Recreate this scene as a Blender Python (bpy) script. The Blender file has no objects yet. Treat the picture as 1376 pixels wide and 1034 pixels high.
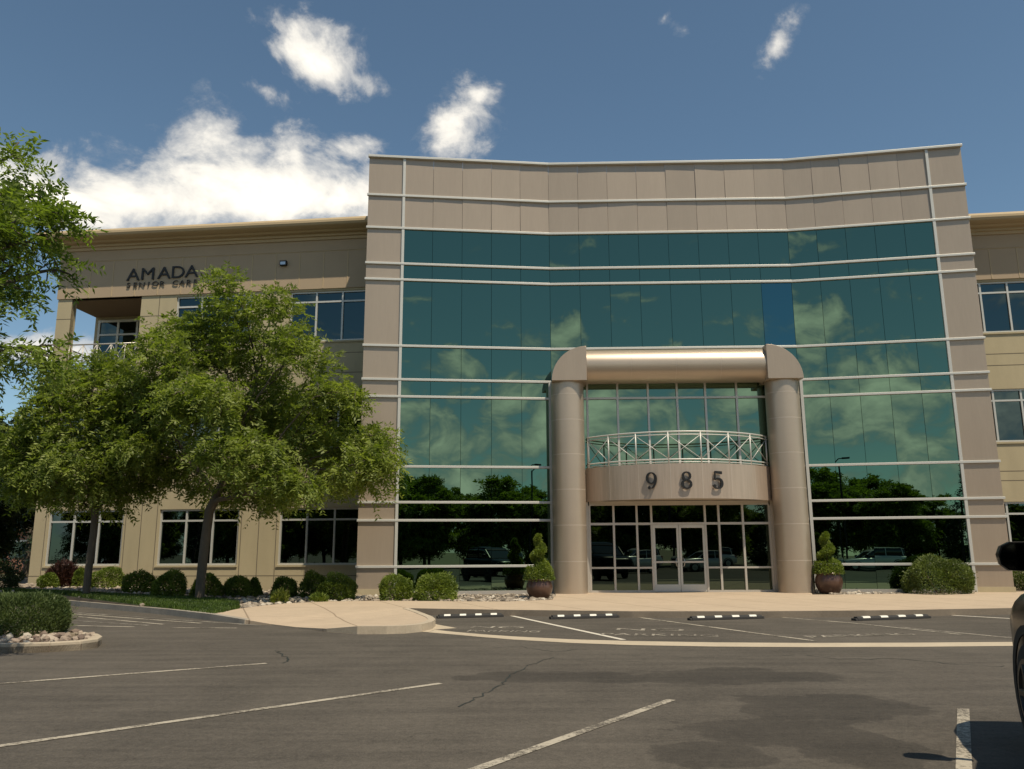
import bpy, bmesh, math, random
import numpy as np
from mathutils import Vector, Matrix, noise as mnoise
R = math.radians
SC = bpy.context.scene
COL = SC.collection
random.seed(7); np.random.seed(7)

# ------------------------------------------------------------------ camera
FPX, PITCH, ROLL, EYE = 1115.0, R(11.555), R(-0.289), 1.30
cam = bpy.data.cameras.new('camera'); cam.sensor_fit = 'HORIZONTAL'; cam.sensor_width = 36.0
cam.lens = FPX / 1376.0 * 36.0; cam.clip_start = 0.05; cam.clip_end = 4000
camo = bpy.data.objects.new('camera', cam); COL.objects.link(camo)
camo.matrix_world = Matrix.Translation((0, 0, EYE)) @ Matrix.Rotation(R(90) + PITCH, 4, 'X') @ Matrix.Rotation(ROLL, 4, 'Z')
SC.camera = camo
SC.view_settings.view_transform = 'Standard'; SC.view_settings.look = 'None'
SC.view_settings.exposure = -0.08; SC.view_settings.gamma = 1.0
SC.cycles.max_bounces = 7; SC.cycles.transparent_max_bounces = 8

def ray(px, py):
    X = (px - 688) / FPX; Y = (py - 517) / FPX
    c, s = math.cos(-ROLL), math.sin(-ROLL)
    X, Y = X * c - Y * s, X * s + Y * c
    c, s = math.cos(PITCH), math.sin(PITCH)
    return Vector((X, c + s * Y, s - c * Y))
EYEV = Vector((0, 0, EYE))
def on_z(px, py, z=0.0):
    d = ray(px, py); return EYEV + d * ((z - EYE) / d.z)
def at_y(px, py, Y):
    d = ray(px, py); return EYEV + d * (Y / d.y)

# ------------------------------------------------------------------ sky and sun
SUNV = Vector((0.34, -0.44, 1.0)).normalized()
EL = math.asin(SUNV.z)
world = bpy.data.worlds.new("World"); SC.world = world; world.use_nodes = True
nt = world.node_tree; nt.nodes.clear()
def N(tree, typ, **kw):
    n = tree.nodes.new(typ)
    for k, v in kw.items():
        if k == 'op': n.operation = v
        else: setattr(n, k, v)
    return n
def mth(tree, op, a, b=None, clamp=False):
    n = tree.nodes.new('ShaderNodeMath'); n.operation = op; n.use_clamp = clamp
    for i, v in enumerate((a, b)):
        if v is None: continue
        if isinstance(v, (int, float)): n.inputs[i].default_value = v
        else: tree.links.new(v, n.inputs[i])
    return n.outputs[0]
def ramp(tree, fac, stops):
    n = tree.nodes.new('ShaderNodeValToRGB'); cr = n.color_ramp
    while len(cr.elements) < len(stops): cr.elements.new(0.5)
    for e, (p, c) in zip(cr.elements, stops):
        e.position = p; e.color = (c, c, c, 1) if isinstance(c, (int, float)) else tuple(c) + (1,)
    tree.links.new(fac, n.inputs[0]); return n.outputs[0]
def mix(tree, fac, a, b, blend='MIX'):
    n = tree.nodes.new('ShaderNodeMix'); n.data_type = 'RGBA'; n.blend_type = blend
    for s, v in ((n.inputs[0], fac), (n.inputs[6], a), (n.inputs[7], b)):
        if isinstance(v, (int, float)): s.default_value = v
        elif isinstance(v, tuple): s.default_value = tuple(v) + (1,) if len(v) == 3 else v
        else: tree.links.new(v, s)
    return n.outputs[2]
def noise_tex(tree, vec, scale, detail=4, rough=0.5, dist=0.0):
    n = tree.nodes.new('ShaderNodeTexNoise'); n.inputs['Scale'].default_value = scale
    n.inputs['Detail'].default_value = detail; n.inputs['Roughness'].default_value = rough; n.inputs['Distortion'].default_value = dist
    if vec is not None: tree.links.new(vec, n.inputs['Vector'])
    return n.outputs['Fac']

sky = N(nt, 'ShaderNodeTexSky', sky_type='NISHITA'); sky.sun_disc = False
sky.sun_elevation = EL; sky.sun_rotation = math.atan2(SUNV.x, SUNV.y)
sky.altitude = 1300; sky.air_density = 1.0; sky.dust_density = 0.6; sky.ozone_density = 1.2
SKY_STRENGTH = 0.122
tc = N(nt, 'ShaderNodeTexCoord'); dirv = tc.outputs['Generated']
sx = N(nt, 'ShaderNodeSeparateXYZ'); nt.links.new(dirv, sx.inputs[0])
az = mth(nt, 'ARCTAN2', sx.outputs[0], sx.outputs[1]); el = mth(nt, 'ARCSINE', sx.outputs[2])
def azel(px, py):
    d = ray(px, py).normalized(); return math.atan2(d.x, d.y), math.asin(d.z)
#        px,  py,  rx,  ry, weight, tilt(deg, + = falls to the right)
blobs = [(60, 262, 100, 45, 1.25, 0), (380, 268, 210, 66, 1.35, -4), (180, 262, 185, 56, 1.05, 0), (80, 270, 150, 55, 1.05, 0), (290, 185, 60, 70, .72, -50), (370, 205, 90, 45, .62, 0),
         (430, 85, 90, 50, 1.0, 27), (480, 108, 60, 24, .6, 20), (605, 165, 66, 58, .98, -35), (645, 128, 36, 22, .7, -20), (355, 122, 52, 22, .55, 10),
         (490, 195, 75, 24, .5, -15), (1045, 55, 72, 34, 1.1, -52), (918, 42, 22, 14, .2, 0),
         (50, 470, 110, 30, .62, -10)]
m = None
for (px, py, rx, ry, w, tilt) in blobs:
    a0, e0 = azel(px, py); a1, _ = azel(px + rx, py); _, e1 = azel(px, py - ry)
    wa, we = a1 - a0, e1 - e0
    ct, st = math.cos(R(-tilt)), math.sin(R(-tilt))
    ca = math.cos(e0)
    da = mth(nt, 'MULTIPLY', mth(nt, 'SUBTRACT', az, a0), ca); de = mth(nt, 'SUBTRACT', el, e0)
    u = mth(nt, 'ADD', mth(nt, 'MULTIPLY', da, ct / (wa * ca)), mth(nt, 'MULTIPLY', de, st / (wa * ca)))
    v = mth(nt, 'ADD', mth(nt, 'MULTIPLY', da, -st / we), mth(nt, 'MULTIPLY', de, ct / we))
    rr = mth(nt, 'SQRT', mth(nt, 'ADD', mth(nt, 'MULTIPLY', u, u), mth(nt, 'MULTIPLY', v, v)))
    b = mth(nt, 'MULTIPLY', mth(nt, 'SUBTRACT', 1.0, rr), w)
    m = b if m is None else mth(nt, 'MAXIMUM', m, b)
# the other half of the sky (mirrored in the glass): a bank of cumulus low down, scattered puffs above
mpb = N(nt, 'ShaderNodeMapping'); mpb.inputs['Scale'].default_value = (1, 1, 1.7); nt.links.new(dirv, mpb.inputs[0])
clump = noise_tex(nt, mpb.outputs[0], 13.0, 5, 0.55, 0.6); wide = noise_tex(nt, mpb.outputs[0], 4.0, 1, 0.5)
back = mth(nt, 'SUBTRACT', 0.40, mth(nt, 'MULTIPLY', mth(nt, 'ABSOLUTE', mth(nt, 'SUBTRACT', el, R(10))), 3.2))
back = mth(nt, 'ADD', back, mth(nt, 'MULTIPLY', mth(nt, 'SUBTRACT', clump, 0.5), 4.4))
back = mth(nt, 'ADD', back, mth(nt, 'MULTIPLY', mth(nt, 'SUBTRACT', wide, 0.5), 2.0))
backmask = mth(nt, 'MULTIPLY', mth(nt, 'SUBTRACT', mth(nt, 'MULTIPLY', sx.outputs[1], -1.0), 0.1), 6.0, True)
back = mth(nt, 'SUBTRACT', mth(nt, 'MULTIPLY', mth(nt, 'ADD', back, 1.0), backmask), 1.0)
m = mth(nt, 'MAXIMUM', mth(nt, 'MAXIMUM', m, -1.0), back)
mp = N(nt, 'ShaderNodeMapping'); mp.inputs['Scale'].default_value = (1, 1, 1.35); nt.links.new(dirv, mp.inputs[0])
n1 = noise_tex(nt, mp.outputs[0], 9.5, 9, 0.62, 0.35)
n2 = noise_tex(nt, mp.outputs[0], 30.0, 6, 0.6, 0.5)
dens = mth(nt, 'ADD', m, mth(nt, 'MULTIPLY', mth(nt, 'SUBTRACT', n1, 0.5), 2.6))
dens = mth(nt, 'ADD', dens, mth(nt, 'MULTIPLY', mth(nt, 'SUBTRACT', n2, 0.5), 0.75))
cov = ramp(nt, mth(nt, 'MULTIPLY', dens, 0.8), [(0.0, 0.0), (0.10, 0.10), (0.28, 0.58), (0.55, 0.95), (1.0, 1.0)])
ccol = ramp(nt, mth(nt, 'MULTIPLY', dens, 0.72), [(0.05, (0.50, 0.51, 0.53)), (0.40, (0.90, 0.87, 0.81)), (0.95, (1.55, 1.45, 1.25))])
skyc = mix(nt, 1.0, sky.outputs[0], (SKY_STRENGTH * 0.93, SKY_STRENGTH * 1.0, SKY_STRENGTH * 0.90), 'MULTIPLY')
allc = mix(nt, cov, skyc, ccol)
bg = N(nt, 'ShaderNodeBackground'); bg.inputs[1].default_value = 1.0
nt.links.new(allc, bg.inputs[0])
wo = N(nt, 'ShaderNodeOutputWorld'); nt.links.new(bg.outputs[0], wo.inputs[0])

sun = bpy.data.lights.new('sun', 'SUN'); sun.energy = 4.9; sun.angle = R(0.53); sun.color = (1.0, 0.88, 0.69)
suno = bpy.data.objects.new('sun', sun); COL.objects.link(suno)
suno.rotation_euler = SUNV.to_track_quat('Z', 'Y').to_euler(); suno.location = (20, -30, 60)

# ------------------------------------------------------------------ helpers
def tag(o, label=None, cat=None, group=None, kind=None):
    for k, v in (('label', label), ('category', cat), ('group', group), ('kind', kind)):
        if v: o[k] = v
    return o
def empty(name, loc=(0, 0, 0), rz=0.0, **kw):
    o = bpy.data.objects.new(name, None); COL.objects.link(o); o.location = loc; o.rotation_euler.z = rz
    o.empty_display_size = 0.3
    return tag(o, **kw)
def wloc(p):
    v = Vector((0, 0, 0))
    while p is not None: v = v + Vector(p.location); p = p.parent
    return v
class MB:
    def __init__(s): s.v = []; s.f = []; s.m = []
    def add(s, vs, fs, mi=0):
        b = len(s.v); s.v += [tuple(v) for v in vs]; s.f += [tuple(i + b for i in f) for f in fs]; s.m += [mi] * len(fs)
    def quad(s, a, b, c, d, mi=0): s.add((a, b, c, d), ((0, 1, 2, 3),), mi)
    def hexa(s, p, mi=0):   # 8 points: bottom 0-3, top 4-7
        s.add(p, ((0, 3, 2, 1), (4, 5, 6, 7), (0, 1, 5, 4), (1, 2, 6, 5), (2, 3, 7, 6), (3, 0, 4, 7)), mi)
    def box(s, x0, x1, y0, y1, z0, z1, mi=0):
        s.hexa([(x0, y0, z0), (x1, y0, z0), (x1, y1, z0), (x0, y1, z0), (x0, y0, z1), (x1, y0, z1), (x1, y1, z1), (x0, y1, z1)], mi)
    def tube(s, pts, rad, n=8, mi=0, cap=True):
        pts = [Vector(p) for p in pts]; rs = rad if isinstance(rad, (list, tuple)) else [rad] * len(pts)
        vs = []; fs = []; up = None
        for i, p in enumerate(pts):
            t = (pts[min(i + 1, len(pts) - 1)] - pts[max(i - 1, 0)]).normalized()
            if up is None: up = Vector((0, 0, 1)) if abs(t.z) < .9 else Vector((1, 0, 0))
            a = t.cross(up).normalized(); bb = a.cross(t).normalized(); up = bb
            for k in range(n):
                an = 2 * math.pi * k / n; vs.append(p + (a * math.cos(an) + bb * math.sin(an)) * rs[i])
        for i in range(len(pts) - 1):
            for k in range(n): fs.append((i * n + k, i * n + (k + 1) % n, (i + 1) * n + (k + 1) % n, (i + 1) * n + k))
        if cap: fs.append(tuple(range(n - 1, -1, -1))); fs.append(tuple((len(pts) - 1) * n + k for k in range(n)))
        s.add(vs, fs, mi)
    def lathe(s, prof, cx=0, cy=0, n=32, mi=0):
        vs = []; fs = []
        for r, z in prof:
            for k in range(n):
                a = 2 * math.pi * k / n; vs.append((cx + r * math.cos(a), cy + r * math.sin(a), z))
        for i in range(len(prof) - 1):
            for k in range(n): fs.append((i * n + k, i * n + (k + 1) % n, (i + 1) * n + (k + 1) % n, (i + 1) * n + k))
        s.add(vs, fs, mi)
    def prism(s, poly, fn, d0, d1, mi=0):   # poly: 2-D outline, fn(a, b, d) -> world
        n = len(poly)
        vs = [fn(a, b, d0) for a, b in poly] + [fn(a, b, d1) for a, b in poly]
        fs = [tuple(range(n - 1, -1, -1)), tuple(range(n, 2 * n))] + [(i, (i + 1) % n, n + (i + 1) % n, n + i) for i in range(n)]
        s.add(vs, fs, mi)
    def build(s, name, mat, parent=None, smooth=False, bevel=0.0, fixn=True, local=False, **kw):
        me = bpy.data.meshes.new(name)
        o0 = Vector((0, 0, 0)) if local else wloc(parent)
        me.from_pydata([(v[0] - o0.x, v[1] - o0.y, v[2] - o0.z) for v in s.v], [], s.f)
        for mt in (mat if isinstance(mat, (list, tuple)) else [mat]): me.materials.append(mt)
        if any(s.m): me.polygons.foreach_set('material_index', s.m)
        if fixn:
            bm = bmesh.new(); bm.from_mesh(me); bmesh.ops.recalc_face_normals(bm, faces=bm.faces); bm.to_mesh(me); bm.free()
        if smooth is True: me.polygons.foreach_set('use_smooth', [True] * len(me.polygons))
        elif smooth:
            me.polygons.foreach_set('use_smooth', [True] * len(me.polygons)); me.set_sharp_from_angle(angle=R(smooth))
        me.update()
        o = bpy.data.objects.new(name, me); COL.objects.link(o); o.parent = parent
        if bevel:
            b = o.modifiers.new('bevel', 'BEVEL'); b.width = bevel; b.segments = 2; b.limit_method = 'ANGLE'; b.angle_limit = R(40)
        return tag(o, **kw)
def copy_tree(o, parent=None):
    c = o.copy(); COL.objects.link(c)
    if parent is not None: c.parent = parent
    for ch in list(o.children): copy_tree(ch, c)
    return c

# ------------------------------------------------------------------ materials
def pmat(name, col, rough=0.6, metal=0.0, spec=0.5):
    mt = bpy.data.materials.new(name); mt.use_nodes = True
    b = mt.node_tree.nodes['Principled BSDF']
    b.inputs['Base Color'].default_value = tuple(col) + (1,); b.inputs['Roughness'].default_value = rough
    b.inputs['Metallic'].default_value = metal; b.inputs['Specular IOR Level'].default_value = spec
    return mt, mt.node_tree, b
def geo_pos(t): return t.nodes.new('ShaderNodeNewGeometry').outputs['Position']
def vary(mt_t_b, col, amount=0.15, scale=1.5, fine=40.0, fine_amt=0.08, bump=0.0, bscale=60.0, stretch=(1, 1, 1)):
    mt, t, b = mt_t_b
    mp = t.nodes.new('ShaderNodeMapping'); mp.inputs['Scale'].default_value = stretch; t.links.new(geo_pos(t), mp.inputs[0])
    v = mp.outputs[0]
    a = noise_tex(t, v, scale, 5, 0.6); f = noise_tex(t, v, fine, 3, 0.6)
    k = mth(t, 'ADD', mth(t, 'MULTIPLY', mth(t, 'SUBTRACT', a, 0.5), amount * 4), mth(t, 'MULTIPLY', mth(t, 'SUBTRACT', f, 0.5), fine_amt * 4))
    k = mth(t, 'ADD', k, 1.0)
    cc = t.nodes.new('ShaderNodeCombineXYZ')
    for i in range(3): t.links.new(mth(t, 'MULTIPLY', k, float(col[i])), cc.inputs[i])
    t.links.new(cc.outputs[0], b.inputs['Base Color'])
    if bump:
        bn = t.nodes.new('ShaderNodeBump'); bn.inputs['Strength'].default_value = bump; bn.inputs['Distance'].default_value = 0.01
        t.links.new(noise_tex(t, v, bscale, 4, 0.6), bn.inputs['Height']); t.links.new(bn.outputs[0], b.inputs['Normal'])
    return mt
M = {}
def simple(key, col, rough=.6, metal=0., amount=.06, scale=1.2, fine=30., fine_amt=.03, bump=0., bscale=60., spec=.5, stretch=(1, 1, 1)):
    M[key] = vary(pmat(key, col, rough, metal, spec), col, amount, scale, fine, fine_amt, bump, bscale, stretch); return M[key]
simple('panel', (.37, .30, .23), .36, .30, .05, .8, 9, .03, stretch=(2.0, 2.0, .22))
def per_sheet(mt, amt):
    t = mt.node_tree; b = t.nodes['Principled BSDF']; l = b.inputs['Base Color'].links[0].from_socket
    ri = t.nodes.new('ShaderNodeNewGeometry').outputs['Random Per Island']; k = mth(t, 'ADD', 1 - amt / 2, mth(t, 'MULTIPLY', ri, amt))
    c = t.nodes.new('ShaderNodeCombineXYZ')
    for i in range(3): t.links.new(k, c.inputs[i])
    t.links.new(mix(t, 1.0, l, c.outputs[0], 'MULTIPLY'), b.inputs['Base Color'])
per_sheet(M['panel'], .10)
simple('panel_column', (.455, .375, .29), .38, .55, .05, .7, 15, .015)
simple('fascia_metal', (.46, .37, .29), .36, .45, .10, 5.0, 30, .03, stretch=(3, 3, .15))
simple('white_metal', (.53, .525, .485), .42, .2, .03)
simple('alu', (.50, .47, .42), .38, .35, .03)
simple('dark_seam', (.02, .025, .022), .7)
simple('seam_light', (.52, .45, .37), .45, .2)
simple('stucco', (.42, .355, .225), .85, 0, .09, .9, 60, .05, .12, 120, stretch=(1.6, 1.6, .4))
simple('stucco_frieze', (.40, .305, .205), .85, 0, .05, .7, 60, .04, .1, 120)
simple('stucco_cornice', (.47, .36, .215), .75, 0, .05, .6, 40, .03)
simple('stucco_joint', (.15, .125, .085), .9)
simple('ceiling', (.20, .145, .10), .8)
simple('black_metal', (.018, .018, .018), .45, .3)
simple('roofing', (.2, .19, .17), .9)
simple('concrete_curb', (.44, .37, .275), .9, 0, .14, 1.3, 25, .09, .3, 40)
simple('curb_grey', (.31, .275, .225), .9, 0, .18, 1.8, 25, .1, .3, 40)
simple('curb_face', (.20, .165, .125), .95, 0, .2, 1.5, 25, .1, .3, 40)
simple('gutter', (.46, .385, .28), .9, 0, .12, 1.6, 25, .08, .2, 40)
simple('soil', (.15, .115, .08), .95, 0, .15, 2.0, 20, .12, .5, 25)
simple('dry_ground', (.17, .155, .085), .95, 0, .15, .15, 4, .1)
simple('bark', (.105, .085, .062), .95, 0, .15, 3, 30, .15, .6, 22, stretch=(1, 1, .25))
simple('pot', (.095, .052, .036), .28, .15, .12, 4, 40, .05)
simple('rubber', (.022, .021, .020), .75, 0, .1)
simple('stripe_white', (.72, .70, .62), .6, 0, .08, 20)
simple('tyre', (.02, .02, .02), .85)
simple('rim_metal', (.45, .45, .45), .3, .8)
simple('lamp_red', (.35, .02, .02), .2)
simple('brick', (.23, .105, .07), .9, 0, .08, 1, 10, .08)
simple('roof_tile', (.17, .12, .1), .9)
simple('camera_white', (.75, .75, .73), .4)

def sidewalk_mat():
    mt, t, b = pmat('sidewalk', (.5, .38, .26), .9)
    v = geo_pos(t)
    a = noise_tex(t, v, .5, 5, .65); f = noise_tex(t, v, 35, 3, .7); sp = noise_tex(t, v, 3.0, 4, .7)
    k = mth(t, 'ADD', 1.0, mth(t, 'ADD', mth(t, 'MULTIPLY', mth(t, 'SUBTRACT', a, .5), .35), mth(t, 'ADD', mth(t, 'MULTIPLY', mth(t, 'SUBTRACT', f, .5), .35), mth(t, 'MULTIPLY', mth(t, 'SUBTRACT', sp, .5), .30))))
    s = t.nodes.new('ShaderNodeSeparateXYZ'); t.links.new(v, s.inputs[0])
    def joint(coord, period, w=.018):
        fr = mth(t, 'ABSOLUTE', mth(t, 'SUBTRACT', mth(t, 'FRACT', mth(t, 'DIVIDE', coord, period)), .5))
        return mth(t, 'LESS_THAN', fr, w / period / 2)
    ux = mth(t, 'ADD', mth(t, 'MULTIPLY', s.outputs[0], .94), mth(t, 'MULTIPLY', s.outputs[1], .34))
    j = mth(t, 'MAXIMUM', joint(ux, 1.9, .035), joint(mth(t, 'ADD', s.outputs[1], .3), 2.6))
    col = mix(t, 1.0, (.50, .375, .25), (.5, .5, .5), 'MIX')
    cc = t.nodes.new('ShaderNodeCombineXYZ')
    for i, c in enumerate((.455, .358, .255)): t.links.new(mth(t, 'MULTIPLY', k, c), cc.inputs[i])
    t.links.new(mix(t, mth(t, 'MULTIPLY', j, .7), cc.outputs[0], (.16, .11, .07)), b.inputs['Base Color'])
    bn = t.nodes.new('ShaderNodeBump'); bn.inputs['Strength'].default_value = .25; bn.inputs['Distance'].default_value = .01
    t.links.new(f, bn.inputs['Height']); t.links.new(bn.outputs[0], b.inputs['Normal'])
    M['sidewalk'] = mt
sidewalk_mat()

def asphalt_mat():
    mt, t, b = pmat('asphalt', (.06, .05, .04), .82, spec=.35)
    v = geo_pos(t)
    s = t.nodes.new('ShaderNodeSeparateXYZ'); t.links.new(v, s.inputs[0])
    big = noise_tex(t, v, .22, 6, .6, .3); mid = noise_tex(t, v, 1.5, 5, .65, .2); fine = noise_tex(t, v, 55, 3, .75); grit = noise_tex(t, v, 160, 2, .6)
    mp = t.nodes.new('ShaderNodeMapping'); mp.inputs['Scale'].default_value = (.25, 3.0, 1); mp.inputs['Rotation'].default_value = (0, 0, R(-8)); t.links.new(v, mp.inputs[0])
    streak = noise_tex(t, mp.outputs[0], 1.1, 5, .65)
    k = mth(t, 'ADD', 1.0, mth(t, 'MULTIPLY', mth(t, 'SUBTRACT', big, .5), 1.0))
    for n_, a_ in ((mid, .6), (fine, 1.25), (grit, 1.0), (streak, .95), (noise_tex(t, v, 14, 3, .7), .9)): k = mth(t, 'ADD', k, mth(t, 'MULTIPLY', mth(t, 'SUBTRACT', n_, .5), a_))
    # damp, darker patches with ragged edges
    wob = noise_tex(t, v, .9, 6, .6, .4)
    dk = None
    for (px, py, rx, ry) in ((760, 910, 1.25, .52), (830, 914, .55, .28), (690, 905, .5, .2), (985, 908, 1.5, .75), (1030, 985, .95, .75), (1100, 950, .95, .85), (960, 1010, .5, .55), (1160, 1010, .6, .6)):
        p = on_z(px, py, -.14)
        du = mth(t, 'DIVIDE', mth(t, 'SUBTRACT', s.outputs[0], p.x), rx); dv = mth(t, 'DIVIDE', mth(t, 'SUBTRACT', s.outputs[1], p.y), ry)
        e = mth(t, 'SUBTRACT', 1.0, mth(t, 'SQRT', mth(t, 'ADD', mth(t, 'MULTIPLY', du, du), mth(t, 'MULTIPLY', dv, dv))))
        dk = e if dk is None else mth(t, 'MAXIMUM', dk, e)
    dk = mth(t, 'ADD', dk, mth(t, 'MULTIPLY', mth(t, 'SUBTRACT', wob, .5), 1.9))
    dk = ramp(t, dk, [(.10, 0.0), (.17, .75), (.6, 1.0)])
    k = mth(t, 'MULTIPLY', k, mth(t, 'SUBTRACT', 1.0, mth(t, 'MULTIPLY', dk, .40)))
    vo = t.nodes.new('ShaderNodeTexVoronoi'); vo.inputs['Scale'].default_value = 1.1; t.links.new(v, vo.inputs['Vector'])
    rad = mth(t, 'ADD', .012, mth(t, 'MULTIPLY', noise_tex(t, v, .7, 2, .5), .10))
    drip = mth(t, 'MULTIPLY', mth(t, 'LESS_THAN', mth(t, 'ADD', vo.outputs['Distance'], mth(t, 'MULTIPLY', mth(t, 'SUBTRACT', fine, .5), .06)), rad), mth(t, 'GREATER_THAN', noise_tex(t, v, .5, 3, .6), .53))
    k = mth(t, 'MULTIPLY', k, mth(t, 'SUBTRACT', 1.0, mth(t, 'MULTIPLY', drip, .22)))
    k = mth(t, 'MAXIMUM', k, .15)
    cc = t.nodes.new('ShaderNodeCombineXYZ')
    for i, c in enumerate((.086, .0745, .060)): t.links.new(mth(t, 'MULTIPLY', k, c), cc.inputs[i])
    t.links.new(cc.outputs[0], b.inputs['Base Color'])
    bn = t.nodes.new('ShaderNodeBump'); bn.inputs['Strength'].default_value = .6; bn.inputs['Distance'].default_value = .008
    t.links.new(fine, bn.inputs['Height']); t.links.new(bn.outputs[0], b.inputs['Normal'])
    M['asphalt'] = mt
asphalt_mat()

def paint_mat(key, wear, col=(.50, .45, .36)):
    mt, t, b = pmat(key, col, .8)
    v = geo_pos(t); n_ = noise_tex(t, v, 22, 5, .75); n2_ = noise_tex(t, v, 2.0, 4, .6); g = noise_tex(t, v, 90, 2, .7)
    q = mth(t, 'ADD', mth(t, 'MULTIPLY', n_, .7), mth(t, 'ADD', mth(t, 'MULTIPLY', n2_, .5), mth(t, 'MULTIPLY', g, .35)))
    f = ramp(t, q, [(max(0, wear - .06), 0.0), (wear + .06, 1.0)])
    t.links.new(mix(t, f, (.09, .077, .06), tuple(col)), b.inputs['Base Color'])
    M[key] = mt
paint_mat('paint_line', .745, (.42, .375, .295)); paint_mat('paint_faint', .80, (.36, .33, .27)); paint_mat('paint_fresh', .62, (.60, .55, .46)); paint_mat('paint_worn', .76, (.40, .36, .29))

def glass_mat(key, tint, rough=0.0, wave=.02, wscale=.45):
    mt, t, b = pmat(key, tint, rough, 1.0)
    mp = t.nodes.new('ShaderNodeMapping'); mp.inputs['Scale'].default_value = (1, 1, 1); t.links.new(geo_pos(t), mp.inputs[0])
    n_ = noise_tex(t, mp.outputs[0], wscale, 2, .4)
    bn = t.nodes.new('ShaderNodeBump'); bn.inputs['Strength'].default_value = wave; bn.inputs['Distance'].default_value = .2
    t.links.new(n_, bn.inputs['Height']); t.links.new(bn.outputs[0], b.inputs['Normal'])
    M[key] = mt
glass_mat('curtain_glass', (.112, .184, .134)); glass_mat('blue_glass', (.07, .155, .165))
glass_mat('wing_glass', (.06, .088, .088), wave=.03)
glass_mat('entry_glass', (.075, .10, .08), wave=.01)
mt, t, b = pmat('car_glass', (.01, .012, .012), .02, 0, .8); M['car_glass'] = mt
mt, t, b = pmat('mirror_glass', (.07, .072, .072), .05, 1.0); M['mirror_glass'] = mt
mt, t, b = pmat('lamp_clear', (.55, .57, .58), .12, .6); M['lamp_clear'] = mt
def carpaint(key, col, coat=1.0):
    mt, t, b = pmat(key, col, .28, .25 if coat > .5 else 0, .5 if coat > .5 else .12); b.inputs['Coat Weight'].default_value = coat; b.inputs['Coat Roughness'].default_value = .04; M[key] = mt
carpaint('paint_dark', (.007, .007, .0075), .06); simple('rim_dark', (.02, .02, .02), .4, .5); carpaint('paint_silver', (.50, .51, .52)); carpaint('paint_white', (.75, .75, .74))

def leaf_mat(key, c0, c1, trans=.35, nscale=1.2, rough=.5):
    mt, t, b = pmat(key, c0, rough, 0, .35)
    tcn = t.nodes.new('ShaderNodeTexCoord').outputs['Object']
    n_ = noise_tex(t, tcn, nscale, 3, .6)
    ri = t.nodes.new('ShaderNodeNewGeometry').outputs['Random Per Island']
    q = mth(t, 'ADD', mth(t, 'MULTIPLY', mth(t, 'SUBTRACT', n_, .5), 3.0), mth(t, 'ADD', mth(t, 'MULTIPLY', ri, .7), .15))
    c = mix(t, mth(t, 'MAXIMUM', mth(t, 'MINIMUM', q, 1.0), 0.0), tuple(c0), tuple(c1))
    t.links.new(c, b.inputs['Base Color'])
    tr = t.nodes.new('ShaderNodeBsdfTranslucent')
    t.links.new(mix(t, 1.0, c, (1.35, 1.5, .6), 'MULTIPLY'), tr.inputs[0])
    ms = t.nodes.new('ShaderNodeMixShader'); ms.inputs[0].default_value = trans
    out = t.nodes['Material Output']
    t.links.new(b.outputs[0], ms.inputs[1]); t.links.new(tr.outputs[0], ms.inputs[2]); t.links.new(ms.outputs[0], out.inputs[0])
    M[key] = mt
leaf_mat('leaf_locust', (.105, .145, .024), (.27, .315, .07), .44)
leaf_mat('leaf_near', (.085, .135, .022), (.235, .30, .055), .44)
leaf_mat('leaf_box', (.075, .115, .018), (.215, .265, .045), .32, 2.6)
leaf_mat('leaf_juniper', (.055, .085, .025), (.135, .175, .06), .25, 2.6)
leaf_mat('leaf_yew', (.05, .075, .018), (.14, .175, .035), .25, 2.6)
leaf_mat('leaf_barberry', (.030, .014, .012), (.075, .03, .022), .25, 2.0)
leaf_mat('leaf_dark', (.018, .03, .010), (.05, .075, .02), .2)
leaf_mat('leaf_conifer', (.016, .030, .014), (.045, .07, .03), .15)
leaf_mat('leaf_yellow', (.16, .19, .03), (.30, .32, .06), .3, 3.0)
leaf_mat('grass', (.035, .065, .012), (.09, .14, .022), .3, 1.0)
mt, t, b = pmat('river_rock', (.3, .26, .21), .9)
ri = t.nodes.new('ShaderNodeNewGeometry').outputs['Random Per Island']
t.links.new(ramp(t, ri, [(.0, (.13, .11, .09)), (.35, (.26, .215, .165)), (.7, (.36, .30, .23)), (1.0, (.52, .47, .39))]), b.inputs['Base Color'])
M['river_rock'] = mt
mt, t, b = pmat('river_rock_single', (.3, .26, .21), .9)
oi = t.nodes.new('ShaderNodeObjectInfo').outputs['Random']
t.links.new(ramp(t, oi, [(.0, (.14, .10, .08)), (.3, (.26, .20, .155)), (.65, (.36, .29, .225)), (1.0, (.50, .45, .37))]), b.inputs['Base Color'])
M['river_rock_single'] = mt

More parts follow.
